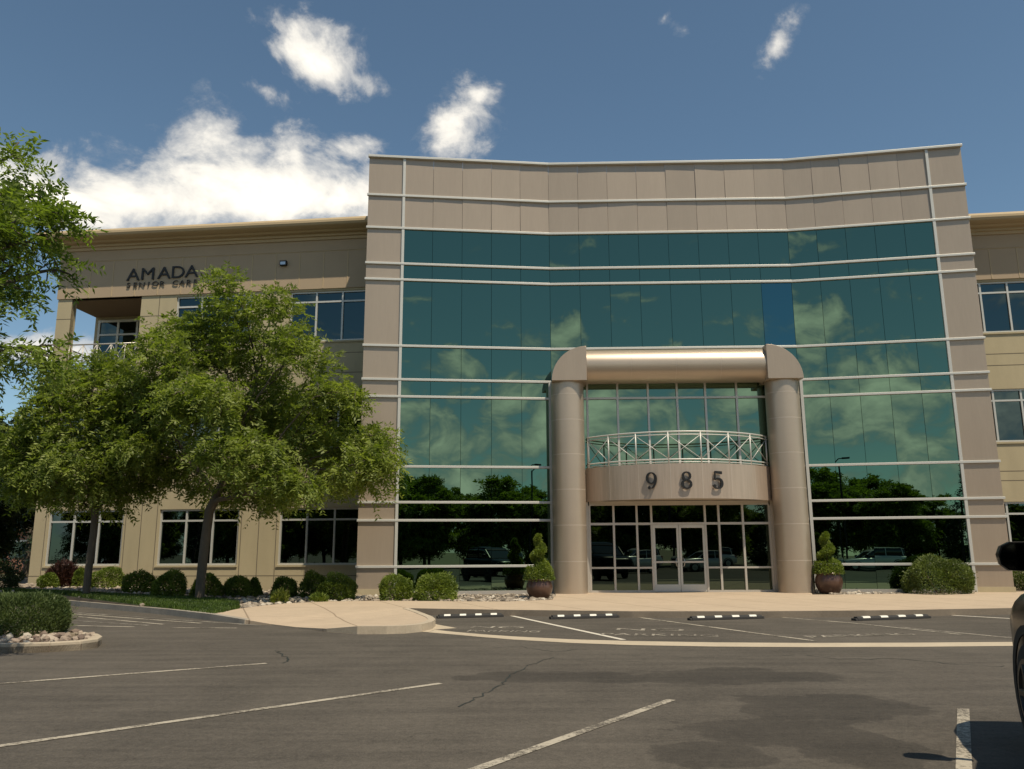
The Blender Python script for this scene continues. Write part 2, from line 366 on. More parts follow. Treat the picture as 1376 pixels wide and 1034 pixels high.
# ------------------------------------------------------------------ the ground
LOT = -0.14
def zb(x): return max(0.0, min(1.0, (-8.0 - x) / 11.0)) * 0.27    # the planting bed climbs towards the left corner
def slab(name, pts, mat, depth=0.25, zfun=None, off=0.0, kind='structure', **kw):
    bm = bmesh.new()
    vs = [bm.verts.new((p[0], p[1], p[2] if len(p) > 2 else 0.0)) for p in pts]
    es = [bm.edges.new((vs[i], vs[(i + 1) % len(vs)])) for i in range(len(vs))]
    bmesh.ops.triangle_fill(bm, use_beauty=True, edges=es, normal=(0, 0, 1))
    if zfun:
        for xx in (-8.0, -19.0): bmesh.ops.bisect_plane(bm, geom=bm.verts[:] + bm.edges[:] + bm.faces[:], plane_co=(xx, 0, 0), plane_no=(1, 0, 0))
    if depth:
        ext = bmesh.ops.extrude_face_region(bm, geom=bm.faces[:])
        low = [g for g in ext['geom'] if isinstance(g, bmesh.types.BMVert)]
        for v in low: v.co.z = LOT - 0.1
        lows = set(low)
    else: lows = set()
    for v in bm.verts:
        if v not in lows: v.co.z += (zfun(v.co.x) if zfun else 0.0) + off
    bmesh.ops.recalc_face_normals(bm, faces=bm.faces)
    me = bpy.data.meshes.new(name); bm.to_mesh(me); bm.free(); me.materials.append(mat)
    if not depth:
        for p in me.polygons:
            if p.normal.z < 0: p.flip()
    o = bpy.data.objects.new(name, me); COL.objects.link(o)
    return tag(o, kind=kind, **kw)
def sheet(name, x0, x1, y0, y1, z, mat):
    mb = MB(); mb.quad((x0, y0, z), (x1, y0, z), (x1, y1, z), (x0, y1, z)); return mb.build(name, mat, kind='structure', fixn=False)
sheet('ground', -900, 900, -900, 900, LOT - .03, M['dry_ground'])
sheet('parking_lot', -70, 75, -21, 44, LOT, M['asphalt'])

curb_px = [(-170, 800, 0), (-60, 802.5, 0), (84, 806.5, 0), (151, 812.5, 0), (226, 819, 0), (284, 825.5, 0), (330, 833, -.05), (365, 839, -.115), (398, 843, -.12), (440, 845.2, -.08), (481, 842, 0), (520, 841.8, 0), (545, 841, 0), (566, 839, 0), (579, 836, 0), (584, 832.5, 0), (580, 829, 0), (562, 822, 0), (548, 817.6, 0)]
curb_r = [(600, 818.6, 0), (680, 819.8, 0), (850, 821.8, 0), (1032, 821.8, 0), (1200, 820.3, 0), (1360, 817.5, 0), (1520, 813.5, 0), (1700, 808, 0)]
def gp(l):
    out = []
    for e in l:
        p = on_z(e[0], e[1], e[2] if len(e) > 2 else 0.0); out.append((p.x, p.y, e[2] if len(e) > 2 else 0.0))
    return out
CL, CR = gp(curb_px), gp(curb_r)
bedpoly = [(p[0], p[1] + .12, 0) for p in CL[:6]] + [(CL[6][0], CL[6][1] + 2.5, 0), (CR[0][0], CR[0][1] + .8, 0)] + [(p[0], p[1] + .6, 0) for p in CR] + [(60, 44, 0), (-60, 44, 0)]
slab('planting_bed', bedpoly, M['soil'], .2, zb, -.03)
# sidewalk: bulb-out, ramp and walk along the front of the building
back = gp([(1700, 792), (1321, 795.8), (1218, 798), (1092, 799.5)])
T2y = 29.2
back += [(10.2, 29.3, 0), (1.5, 29.5, 0)] + gp([(742, 806), (680, 808.6), (624, 808.3), (520, 807.5), (441, 808.3), (385, 811), (345, 815), (322, 818)])
slab('sidewalk', CL[5:] + CR + back, M['sidewalk'], .2)
# kerbs
def ribbon(name, pts, w0, w1, mat, z0, z1, closed=False):   # w0 outside, w1 inside (to the left of travel)
    mb = MB(); n = len(pts); A = []
    for i in range(n):
        a = Vector(pts[i - 1 if (i or closed) else 0][:2]); c = Vector(pts[(i + 1) % n if (i < n - 1 or closed) else i][:2])
        t_ = (c - a).normalized(); nrm = Vector((-t_.y, t_.x)); p = Vector(pts[i][:2]); zz = pts[i][2] if len(pts[i]) > 2 else 0.0
        A.append((p - nrm * w0, p + nrm * w1, zz))
    rng = range(n if closed else n - 1)
    for i in rng:
        (o0, i0, za), (o1, i1, zb_) = A[i], A[(i + 1) % n]
        mb.hexa([(o0.x, o0.y, z0), (o1.x, o1.y, z0), (i1.x, i1.y, z0), (i0.x, i0.y, z0),
                 (o0.x, o0.y, z1 + za), (o1.x, o1.y, z1 + zb_), (i1.x, i1.y, z1 + zb_), (i0.x, i0.y, z1 + za)])
    return mb
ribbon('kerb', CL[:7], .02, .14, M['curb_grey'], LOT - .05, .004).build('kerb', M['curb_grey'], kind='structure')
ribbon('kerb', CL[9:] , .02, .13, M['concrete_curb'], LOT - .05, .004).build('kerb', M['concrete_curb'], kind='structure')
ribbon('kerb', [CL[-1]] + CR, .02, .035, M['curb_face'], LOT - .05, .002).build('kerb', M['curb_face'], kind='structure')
# lawn
lawnpoly = [(p[0], p[1] + .15, 0) for p in CL[:6]] + gp([(300, 823), (322, 817.5), (319, 809), (290, 806.5)]) + [(x, y, 0) for x, y, _ in gp([(258, 806), (180, 805), (96, 803), (-40, 800.5)])]
slab('lawn', lawnpoly, M['grass'], .2, zb, -.004)
# concrete valley gutter and its apron at the kerb nose
gl = gp([])
def gz(l): return [tuple(on_z(px, py, LOT)) for px, py in l]
gtop = gz([(585, 846.8), (610, 849.6), (650, 853), (690, 855.8), (770, 859.8), (850, 862), (960, 863.8), (1080, 864.6), (1230, 864.2), (1376, 863), (1700, 857)])
gbot = gz([(575, 850.2), (610, 853.2), (650, 856.8), (690, 860), (770, 864.6), (850, 867.4), (960, 869.4), (1080, 870.2), (1230, 869.8), (1376, 868.4), (1700, 862)])
mb = MB()
for i in range(len(gtop) - 1):
    q = [(*gbot[i][:2], LOT + .004), (*gbot[i + 1][:2], LOT + .004), (*gtop[i + 1][:2], LOT + .004), (*gtop[i][:2], LOT + .004)]
    mb.quad(*q)
ap = gz([(520, 845.5), (556, 844.3), (583, 839), (614, 844.5), (585, 846.6), (575, 850)])
mb.add([(p[0], p[1], LOT + .004) for p in ap], [tuple(range(len(ap)))])
mb.build('gutter', M['gutter'], kind='structure', fixn=False)
for p in bpy.data.objects['gutter'].data.polygons:
    if p.normal.z < 0: p.flip()
# painted lines
def line(a, b, w, mat, z=LOT + .005):
    A = on_z(*a, LOT); B = on_z(*b, LOT); d = (B - A).normalized(); n_ = Vector((-d.y, d.x, 0)) * w / 2
    mb = MB(); mb.quad(*[(p.x, p.y, z) for p in (A - n_, B - n_, B + n_, A + n_)])
    o = mb.build('parking_line', mat, kind='structure', fixn=False)
    for p in o.data.polygons:
        if p.normal.z < 0: p.flip()
line((-260, 939), (358, 892), .095, M['paint_line'])
line((-300, 1046), (592, 919), .095, M['paint_line'])
line((560, 1063), (902, 941), .095, M['paint_line'])
line((1296, 1090), (1294.5, 953), .10, M['paint_line'])
line((686, 827.7), (838, 860.3), .11, M['paint_fresh'])
line((849.5, 829), (1096, 862), .10, M['paint_line'])
line((1049, 830), (1160, 839), .10, M['paint_line']); line((1160, 839.2), (1290, 853), .09, M['paint_worn'])
line((1213, 843.5), (1362, 858), .09, M['paint_worn'])
line((1273, 827), (1470, 838), .12, M['paint_fresh'])
for a, b_, k in (((92, 825), (270, 838), 'paint_line'), ((92, 828), (220, 839.5), 'paint_line'), ((92, 834), (200, 841), 'paint_faint'), ((92, 841), (180, 843), 'paint_line'), ((232, 844), (318, 844.5), 'paint_line'), ((105, 824), (350, 841), 'paint_faint')):
    line(a, b_, .10, M[k])
def crack(pts, w=.012, seed=0):
    rs = random.Random(seed); P = [on_z(px, py, LOT) for px, py in pts]; Q = []
    for a, b_ in zip(P[:-1], P[1:]):
        n_ = max(2, int((b_ - a).length / .12))
        for k in range(n_):
            q = a.lerp(b_, k / n_); Q.append(Vector((q.x + rs.gauss(0, .025), q.y + rs.gauss(0, .035), 0)))
    mb = MB()
    for a, b_ in zip(Q[:-1], Q[1:]):
        d = (b_ - a).normalized(); n_ = Vector((-d.y, d.x, 0)) * w * rs.uniform(.25, .75)
        mb.quad(*[(p.x, p.y, LOT + .003) for p in (a - n_, b_ - n_, b_ + n_, a + n_)])
    mb.build('asphalt_crack', M['dark_seam'], kind='structure', fixn=False)
crack([(742, 884), (715, 893), (690, 905), (672, 920), (640, 938), (612, 952)], .016, 1)
crack([(1078, 881), (1130, 886), (1200, 885), (1290, 893), (1376, 897)], .014, 2)
crack([(640, 872), (700, 869), (742, 876), (800, 872)], .010, 3)
crack([(820, 880), (930, 884), (1078, 881)], .008, 4)
crack([(742, 884), (800, 890), (880, 889)], .008, 5)
crack([(370, 874), (388, 886), (377, 893)], .02, 6)
def text_mesh(s, size, name, mat, extrude=0.0, bevel=0.0, shear=0.0):
    cu = bpy.data.curves.new(name, 'FONT'); cu.body = s; cu.size = size; cu.extrude = extrude; cu.align_x = 'CENTER'; cu.shear = shear; cu.bevel_depth = bevel
    o = bpy.data.objects.new(name, cu); COL.objects.link(o); bpy.context.view_layer.update()
    dg = bpy.context.evaluated_depsgraph_get(); me = bpy.data.meshes.new_from_object(o.evaluated_get(dg))
    bpy.data.objects.remove(o); bpy.data.curves.remove(cu)
    me.name = name; me.materials.clear(); me.materials.append(mat); return me
def ground_text(s, px, py, size, ang, mat, sxy=(1, 1)):
    me = text_mesh(s, size, 'painted_text', mat); o = bpy.data.objects.new('painted_text', me); COL.objects.link(o)
    p = on_z(px, py, LOT); o.location = (p.x, p.y, LOT + .006); o.rotation_euler.z = R(ang); o.scale = (sxy[0], sxy[1], 1); o['kind'] = 'structure'
ground_text('NO', 666, 844.5, .62, -10, M['paint_worn'], (1.15, .9))
ground_text('PARKING', 675, 849.8, .55, -10, M['paint_worn'], (.62, .9))
ground_text('NO', 872, 848, .62, -12, M['paint_worn'], (1.4, 1.0))
ground_text('PARKING', 885, 855, .6, -12, M['paint_worn'], (.85, .9))
ground_text('PARKING', 1163, 855.5, .6, 12, M['paint_worn'], (.85, .8))

# ------------------------------------------------------------------ the building
class Facet:
    def __init__(s, A, B):
        s.A = Vector((A[0], A[1], 0)); d = Vector((B[0] - A[0], B[1] - A[1], 0)); s.L = d.length; s.d = d.normalized(); s.n = Vector((s.d.y, -s.d.x, 0))
    def pt(s, u, z, out=0.0): p = s.A + s.d * u + s.n * out; return (p.x, p.y, z)
    def uz(s, px, py, out=0.0):
        r = ray(px, py); a = s.A + s.n * out; k = (a - EYEV).dot(s.n) / r.dot(s.n); p = EYEV + r * k
        return (p - s.A).dot(s.d), p.z
    def box(s, mb, u0, u1, z0, z1, o0, o1, mi=0):
        mb.hexa([s.pt(u0, z0, o0), s.pt(u1, z0, o0), s.pt(u1, z0, o1), s.pt(u0, z0, o1), s.pt(u0, z1, o0), s.pt(u1, z1, o0), s.pt(u1, z1, o1), s.pt(u0, z1, o1)], mi)
P0, P1, P2, P3 = (-5.254, 28.52), (1.416, 29.279), (10.259, 29.067), (16.396, 27.931)
LV = dict(R=15.816, a=14.29, b=13.016, c=11.65, d=11.042, e=8.579, f=7.357, g=6.745, h=4.285, i=3.06, j=2.447, k=.905)
F1, F2, F3 = Facet(P0, P1), Facet(P1, P2), Facet(P2, P3)
uM1 = 1.30; uM2 = F3.L - 1.185
bld = empty('office_building', (5.5, 33, 0), label='three-storey tan office building with a teal glass front, metal arch entrance and stucco wings', cat='building')

# tower body behind the skin
mb = MB()
ins = .22
front = [F1.pt(0, 0, -.03), F1.pt(F1.L, 0, -ins), F2.pt(F2.L, 0, -ins), F3.pt(F3.L, 0, -.03)]
foot = [F1.pt(.02, 0, -.12), F1.pt(F1.L, 0, -.12), F2.pt(F2.L, 0, -.12), F3.pt(F3.L - .02, 0, -.12), (F3.pt(F3.L - .02, 0)[0] + .3, 44, 0), (F1.pt(.02, 0)[0] - .1, 44, 0)]
n = len(foot)
mb.add([(p[0], p[1], -.1) for p in foot] + [(p[0], p[1], LV['R'] - .35) for p in foot], [tuple(range(n, 2 * n))] + [(i, (i + 1) % n, n + (i + 1) % n, n + i) for i in range(n)])
mb.build('tower_core', M['dark_seam'], bld)
# returns of the metal skin at both ends
mb = MB()
mb.box(F1.pt(0, 0)[0] - .0, F1.pt(0, 0)[0] + .018, F1.pt(0, 0)[1] + .03, 36, -.05, LV['R'] - .02)
mb.build('side_wall', M['panel'], bld); mb = MB()
mb.box(F3.pt(F3.L, 0)[0] - .018, F3.pt(F3.L, 0)[0], F3.pt(F3.L, 0)[1] + .03, 36, -.05, LV['R'] - .02)
mb.build('side_wall', M['panel'], bld)

rng = random.Random(3)
def panes(F, us, z0, z1, name, mat, tilt, gap, out=0.0, backing=None, seam=None, parent=bld, **kw):
    mb = MB()
    for a, b_ in zip(us[:-1], us[1:]):
        ta, tb = rng.gauss(0, tilt), rng.gauss(0, tilt * .8)
        w, hh = (b_ - a) / 2, (z1 - z0) / 2
        f = lambda su, sz: out + math.tan(ta) * w * su + math.tan(tb) * hh * sz
        u0, u1, w0, w1 = a + gap, b_ - gap, z0 + .004, z1 - .004
        mb.add([F.pt(u0, w0, f(-1, -1)), F.pt(u1, w0, f(1, -1)), F.pt(u1, w1, f(1, 1)), F.pt(u0, w1, f(-1, 1)),
                F.pt(u0, w0, out - .06), F.pt(u1, w0, out - .06), F.pt(u1, w1, out - .06), F.pt(u0, w1, out - .06)],
               ((0, 1, 2, 3), (0, 4, 5, 1), (1, 5, 6, 2), (2, 6, 7, 3), (3, 7, 4, 0)))
    return mb.build(name, mat, parent, **kw)
us1 = [uM1 + (F1.L - uM1) * i / 5 for i in range(6)]
us2 = [F2.L * i / 8 for i in range(9)]
us3 = [uM2 * i / 5 for i in range(6)]
order = ['R', 'a', 'b', 'c', 'd', 'e', 'f', 'g', 'h', 'i', 'j', 'k']
for i in range(12):
    z1 = LV[order[i]]; z0 = LV[order[i + 1]] if i < 11 else .02
    for F, us, end in ((F1, us1, (0, uM1)), (F3, us3, (uM2, F3.L))):
        panes(F, list(end), z0, z1, 'metal_panel', M['panel'], .0025, .004)
        if i < 2: panes(F, us, z0, z1, 'metal_panel', M['panel'], .012, .005)
        else: panes(F, us, z0, z1, 'window', M['curtain_glass'], .0024, .006)
    if i < 2: panes(F2, us2, z0, z1, 'metal_panel', M['panel'], .012, .005)
    elif i == 4:
        panes(F2, us2[:-1], z0, z1, 'window', M['curtain_glass'], .0024, .006)
        panes(F2, us2[-2:], z0, z1, 'window', M['blue_glass'], .0014, .006, label='bluer replacement pane in the teal glass front')
    elif i < 6: panes(F2, us2, z0, z1, 'window', M['curtain_glass'], .0024, .006)
# horizontal mullions
for i, kx in enumerate(order):
    z = LV[kx]; h_, o_ = (.042, .075) if i else (.055, .12)
    for F in ((F1, F2, F3) if i < 6 else (F1, F3)):
        mb = MB(); e0 = -.035 if F is F1 else .0; e1 = .035 if F is F3 else 0.0
        F.box(mb, e0, F.L + e1, z - h_, z + h_ * (1 if i else .6), -.03, o_ + (.002 if F is F2 else 0))
        mb.build('parapet_cap' if not i else 'mullion', M['white_metal'], bld, bevel=.008)
for F, u in ((F1, uM1), (F3, uM2)):
    mb = MB(); F.box(mb, u - .05, u + .05, 0, LV['R'] - .06, -.03, .062); mb.build('mullion', M['white_metal'], bld, bevel=.008)
for F, u in ((F1, F1.L - .06), (F3, .06)):
    mb = MB(); F.box(mb, u - .05, u + .05, 0, LV['f'], -.03, .095); mb.build('mullion', M['white_metal'], bld)
# base sill
mb = MB()
F1.box(mb, uM1, F1.L, -.03, .09, -.03, .12); mb.build('sill', M['alu'], bld); mb = MB(); F3.box(mb, 0, uM2, -.03, .09, -.03, .12); mb.build('sill', M['alu'], bld)
mb = MB()
F1.box(mb, -.02, uM1, -.03, .17, -.03, .05); mb.build('base_course', M['stucco'], bld); mb = MB(); F3.box(mb, uM2, F3.L + .02, -.03, .17, -.03, .05); mb.build('base_course', M['stucco'], bld)

# --- entrance: columns, arch beam, balcony, storefront
CO = .50; CRAD = .575
def col_u(px, py): return F2.uz(px, py, CO)[0]
uL, uR = col_u(765.2, 690), col_u(1062.5, 690)
zblk = F2.uz(765, 511.5, 1.15)[1]
ublkL = F2.uz(788.5, 500, 1.15)[0]; ublkR = F2.uz(1031.5, 500, 1.15)[0]
BR = 1.22
def colprof(): return [(CRAD, -.02), (CRAD, zblk + .05)]
for u, s, ub in ((uL, -1, ublkL), (uR, 1, ublkR)):
    c = F2.pt(u, 0, CO); mb = MB()
    joints = [1.05, 2.25, 3.45, 4.65, 5.85, 6.75]
    prof = [(CRAD, -.03)]
    for z in joints: prof += [(CRAD, z - .012), (CRAD - .012, z - .008), (CRAD - .012, z + .008), (CRAD, z + .012)]
    prof += [(CRAD, zblk + .02)]
    mb.lathe(prof, c[0], c[1], 48)
    co = mb.build('column', M['panel_column'], bld, smooth=35)
    for z in joints:
        mb = MB(); mb.lathe([(CRAD - .004, z - .010), (CRAD + .0005, z - .010), (CRAD + .0005, z + .010), (CRAD - .004, z + .010)], c[0], c[1], 48)
        mb.build('joint_ring', M['seam_light'], co, smooth=35)
    # quarter-round end block
    poly = [(ub, zblk)] + [(ub + s * BR * math.cos(a), zblk + BR * math.sin(a)) for a in [math.pi / 2 * k / 20 for k in range(21)]]
    mb = MB(); mb.prism(poly, lambda a, b_, d: F2.pt(a, b_, d), -.1, 1.17); mb.build('end_block', M['panel'], bld, smooth=30, bevel=.01)
zbm = zblk + .60; nseg = 40
segs = [ublkL + (ublkR - ublkL) * k / 4 for k in range(5)]
mb = MB(); mb2 = MB(); prev = None
for k in range(5):
    if k < 4:
        a, b_ = segs[k] + .006, segs[k + 1] - .006
        mb.tube([F2.pt(a, zbm, CO + .02), F2.pt(b_, zbm, CO + .02)], .60, nseg, cap=False)
mb2.tube([F2.pt(segs[0], zbm, CO + .02), F2.pt(segs[4], zbm, CO + .02)], .594, nseg, cap=False)
beam = mb.build('entrance_beam', M['panel_column'], bld, smooth=True)
mb2.build('seam', M['seam_light'], beam, smooth=True)

# storefront glazing in the centre bay
def sf(px, py): return F2.uz(px, py)
inL, inR = sf(786, 690)[0] - .1, sf(1037, 690)[0] + .1
up_us = [sf(x, 560)[0] for x in (789.5, 830.3, 871.5, 910.6, 948.8, 990.9, 1031.5)]
zhead = LV['f'] + .05; zbal = 4.05
panes(F2, [inL] + up_us[1:-1] + [inR], zbal, LV['g'], 'window', M['curtain_glass'], .0012, .004)
panes(F2, [inL] + up_us[1:-1] + [inR], LV['g'], zhead + .2, 'window', M['curtain_glass'], .0012, .004)
mb = MB()
for u in up_us: F2.box(mb, u - .035, u + .035, zbal, zhead + .2, -.02, .07)
F2.box(mb, inL, inR, LV['g'] - .035, LV['g'] + .035, -.02, .068); F2.box(mb, inL, inR, zhead - .12, zhead - .04, -.02, .072)
mb.build('window_frame', M['white_metal'], bld)
lo_us = [sf(x, 740)[0] for x in (793, 825.5, 856.8, 876.5)] + [sf(x, 740)[0] for x in (949, 967.5, 1000, 1036)]
zl = [.03, sf(910, 763)[1], sf(910, 704)[1], LV['i'] - .12]
zdoor = zl[2]
for (a, b_) in ((0, 1), (1, 2), (2, 3), (4, 5), (5, 6), (6, 7)):
    for k in range(3): panes(F2, [lo_us[a], lo_us[b_]], zl[k], zl[k + 1], 'window', M['entry_glass'], .003, .004, out=.0)
panes(F2, [lo_us[3], lo_us[4]], zl[2], zl[3], 'window', M['entry_glass'], .003, .004)
mb = MB()
for i, u in enumerate(lo_us): F2.box(mb, u - .035, u + .035, 0, zl[3], -.02, .08 + .001 * (i % 2))
F2.box(mb, lo_us[0] - .16, lo_us[0] - .04, 0, LV['i'], -.02, .10); F2.box(mb, lo_us[-1] + .04, lo_us[-1] + .16, 0, LV['i'], -.02, .10)
F2.box(mb, lo_us[0], lo_us[-1], zl[3], LV['i'] + .03, -.02, .085)
F2.box(mb, lo_us[0], lo_us[-1], zl[2] - .04, zl[2] + .04, -.02, .077)
for a, b_ in ((0, 3), (4, 7)):
    F2.box(mb, lo_us[a], lo_us[b_], zl[1] - .03, zl[1] + .03, -.02, .076); F2.box(mb, lo_us[a], lo_us[b_], 0, .07, -.02, .083)
mb.build('storefront_frame', M['alu'], bld)
um = (lo_us[3] + lo_us[4]) / 2
mat_dark_floor = M['dark_seam']
for a, b_, hs in ((lo_us[3] + .035, um - .006, 1), (um + .006, lo_us[4] - .035, -1)):
    mb = MB(); z1 = zdoor - .045; w = .075
    F2.box(mb, a, a + w, .012, z1, .0, .06); F2.box(mb, b_ - w, b_, .012, z1, .0, .06)
    F2.box(mb, a + w, b_ - w, .012, .26, .0, .06); F2.box(mb, a + w, b_ - w, z1 - .10, z1, .0, .06)
    d = mb.build('door', M['white_metal'], bld, bevel=.005)
    panes(F2, [a + w - .01, b_ - w + .01], .25, z1 - .09, 'pane', M['entry_glass'], .002, .0, out=.02, parent=d)
    mb = MB(); F2.box(mb, a + w, b_ - w, .98, 1.04, .02, .045); mb.build('push_bar', M['alu'], d)
    uh = (b_ - .12) if hs > 0 else (a + .12)
    mb = MB(); mb.tube([F2.pt(uh - hs * -.03, .86, .06), F2.pt(uh, .88, .13), F2.pt(uh - hs * .03, 1.0, .14), F2.pt(uh, 1.12, .13), F2.pt(uh + hs * .03, 1.14, .06)], .014, 8)
    mb.build('handle', M['rim_metal'], d, smooth=True)
# balcony
bL, bR = F2.uz(787.5, 655, .25)[0], F2.uz(1037.5, 655, .25)[0]
BULGE = 1.55; O0 = .25
def arc(s, extra=0.0):     # s in 0..1
    half = (bR - bL) / 2; rad = (half * half + BULGE * BULGE) / (2 * BULGE); phi = math.asin(half / rad)
    an = -phi + 2 * phi * s; rr = rad + extra
    return (bL + bR) / 2 + rr * math.sin(an), O0 + BULGE - rad + rr * math.cos(an)
zf0, zf1 = LV['i'] + .0, 4.22
S = 48
bal = MB(); ns = 7
for k in range(S):
    (ua, oa), (ub, ob) = arc(k / S), arc((k + 1) / S); (uc, oc), (ud, od) = arc(k / S, -.1), arc((k + 1) / S, -.1)
    bal.hexa([F2.pt(ua, zf0, oa), F2.pt(ub, zf0, ob), F2.pt(ud, zf0, od), F2.pt(uc, zf0, oc), F2.pt(ua, zf1, oa), F2.pt(ub, zf1, ob), F2.pt(ud, zf1, od), F2.pt(uc, zf1, oc)])
balo = bal.build('balcony_fascia', M['fascia_metal'], bld)
mb = MB()
for k in range(1, ns):
    u, o = arc(k / ns, .002); u2, o2 = arc(k / ns + .0022, .002); u3, o3 = arc(k / ns, -.05); u4, o4 = arc(k / ns + .0022, -.05)
    mb.hexa([F2.pt(u, zf0, o), F2.pt(u2, zf0, o2), F2.pt(u4, zf0, o4), F2.pt(u3, zf0, o3), F2.pt(u, zf1, o), F2.pt(u2, zf1, o2), F2.pt(u4, zf1, o4), F2.pt(u3, zf1, o3)])
mb.build('seam', M['seam_light'], balo)
mb = MB(); poly = [arc(k / S, -.09) for k in range(S + 1)]; poly = [(bL, .02)] + poly + [(bR, .02)]
mb.prism(poly, lambda a, b_, d: F2.pt(a, d, b_), zf0 + .05, zf0 + .10); mb.prism(poly, lambda a, b_, d: F2.pt(a, d, b_), 3.95, 4.02)
mb.build('balcony_floor', M['seam_light'], bld)
mb = MB(); zr = zf1 + 1.07
def apt(s, z, e=-.08): u, o = arc(s, e); return F2.pt(u, z, o)
def arcline(z, e=-.08): return [apt(k / S, z, e) for k in range(S + 1)]
rail = MB(); rail.tube(arcline(zr), .028, 8); rail.tube(arcline(zr - .10), .018, 8); rail.tube(arcline(zf1 + .14), .026, 8); rail.tube(arcline(zf1 + .05), .016, 8)
railo = rail.build('balcony_railing', M['white_metal'], bld, smooth=True)
ps = [.012, .135, .275, .425, .575, .715, .85, .988]
for i, s in enumerate(ps):
    mb = MB(); a = apt(s, zf1 - .02); mb.tube([a, (a[0], a[1], zr)], .026, 8); mb.build('post', M['white_metal'], railo, smooth=True)
    if i < len(ps) - 1:
        s2 = ps[i + 1]; mb = MB()
        mb.tube([apt(s, zf1 + .16), apt(s2, zr - .11)], .014, 6); mb.tube([apt(s, zr - .11, -.075), apt(s2, zf1 + .16, -.075)], .014, 6)
        mb.build('brace', M['white_metal'], railo, smooth=True)
# house number: drawn with a broad nib, stands off the curved fascia
def nib(pts, wid):
    L_, R_ = [], []
    for i, p in enumerate(pts):
        a = Vector(pts[max(i - 1, 0)]); c = Vector(pts[min(i + 1, len(pts) - 1)]); t_ = (c - a).normalized(); n_ = Vector((-t_.y, t_.x))
        L_.append(Vector(p) + n_ * wid[i] / 2); R_.append(Vector(p) - n_ * wid[i] / 2)
    return [(L_[i], L_[i + 1], R_[i + 1], R_[i]) for i in range(len(pts) - 1)]
def ell(cx, cy, rx, ry, a0, a1, n_, wmin, wmax):
    pts, w = [], []
    for k in range(n_ + 1):
        a = R(a0 + (a1 - a0) * k / n_); pts.append((cx + rx * math.cos(a), cy + ry * math.sin(a))); w.append(wmin + (wmax - wmin) * abs(math.cos(a)) ** 1.5)
    return nib(pts, w)
def blob(cx, cy, r): return [tuple(Vector((cx + r * math.cos(2 * math.pi * k / 12), cy + r * math.sin(2 * math.pi * k / 12))) for k in range(12))]
dig = {'9': ell(.5, .66, .30, .31, 0, 360, 30, .06, .20) + ell(.42, .62, .40, .56, 18, -78, 16, .05, .19) + blob(.33, .10, .10),
       '8': ell(.5, .27, .31, .24, 0, 360, 30, .07, .19) + ell(.5, .75, .26, .22, 0, 360, 30, .07, .18),
       '5': nib([(.24, .98), (.80, .94)], [.13, .17]) + nib([(.25, .98), (.24, .55)], [.07, .07]) + ell(.44, .32, .34, .30, 128, -140, 26, .06, .20) + blob(.19, .16, .10)}
num = empty('house_number', F2.pt((bL + bR) / 2, 3.3, O0 + BULGE), label='dark serif numerals 9 8 5 standing off the curved balcony front', cat='sign')
for ch, px in (('9', 876.3), ('8', 922), ('5', 965)):
    u0 = F2.uz(px, 660, 1.7)[0]
    s_ = min(max((u0 - bL) / (bR - bL), 0), 1)
    best = min((abs(arc(k / 400)[0] - u0), k / 400) for k in range(401))[1]
    (ua, oa), (ub, ob) = arc(best - .01), arc(best + .01); c = arc(best)
    tx, ty = ub - ua, ob - oa; ln = math.hypot(tx, ty); tx /= ln; ty /= ln
    hgt = .56; z0 = 3.37
    def fn(a, b_, d): return F2.pt(c[0] + tx * (a - .5) * hgt * .8 - ty * d, z0 + b_ * hgt, c[1] + ty * (a - .5) * hgt * .8 + tx * d)
    mb = MB()
    for i, q in enumerate(dig[ch]): mb.prism([tuple(p) for p in q], fn, .05 + .0002 * (i % 7), .11 + .0003 * (i % 11))
    mb.build('digit', M['black_metal'], num)

# --- left wing
WA, WB = (-18.836, 33.075), (-5.825, 31.635)
WD = (Vector(WB) - Vector(WA)).normalized(); WE = Vector(WA) + WD * 14.6
W = Facet(WA, WE); ZC, ZF = 13.80, 11.76
T3, S3, T2_, S2, T1, S1 = 11.68, 9.599, 7.378, 5.327, 3.066, .942
def wall_holes(F, u0, u1, z0, z1, holes, depth, mb):
    us = sorted({u0, u1} | {h for q in holes for h in q[:2]}); zs = sorted({z0, z1} | {h for q in holes for h in q[2:]})
    us = [u for u in us if u0 <= u <= u1]; zs = [z for z in zs if z0 <= z <= z1]
    for a, b_ in zip(us[:-1], us[1:]):
        for c, d in zip(zs[:-1], zs[1:]):
            mu, mz = (a + b_) / 2, (c + d) / 2
            if any(h[0] < mu < h[1] and h[2] < mz < h[3] for h in holes): continue
            mb.quad(F.pt(a, c), F.pt(b_, c), F.pt(b_, d), F.pt(a, d))
    for (a, b_, c, d) in holes:
        mb.quad(F.pt(a, c), F.pt(a, d), F.pt(a, d, -depth), F.pt(a, c, -depth)); mb.quad(F.pt(b_, d), F.pt(b_, c), F.pt(b_, c, -depth), F.pt(b_, d, -depth))
        mb.quad(F.pt(a, d), F.pt(b_, d), F.pt(b_, d, -depth), F.pt(a, d, -depth)); mb.quad(F.pt(b_, c), F.pt(a, c), F.pt(a, c, -depth), F.pt(b_, c, -depth))
wu = {k: W.uz(*v)[0] for k, v in dict(a0=(63, 720), a1=(163, 720), b0=(211, 720), b1=(318.5, 720), c0=(373, 720), l0=(97.5, 402), l1=(191, 396), b03=(239, 401), b13=(341, 394), c03=(392, 391)).items()}
b0 = (wu['b0'] + wu['b03']) / 2; b1 = (wu['b1'] + wu['b13']) / 2; c0 = (wu['c0'] + wu['c03']) / 2; c1 = c0 + (b1 - b0)
a0, a1 = wu['a0'], wu['a0'] + (b1 - b0) * .97
LZ0 = 8.75; l0, l1 = wu['l0'], wu['l1']
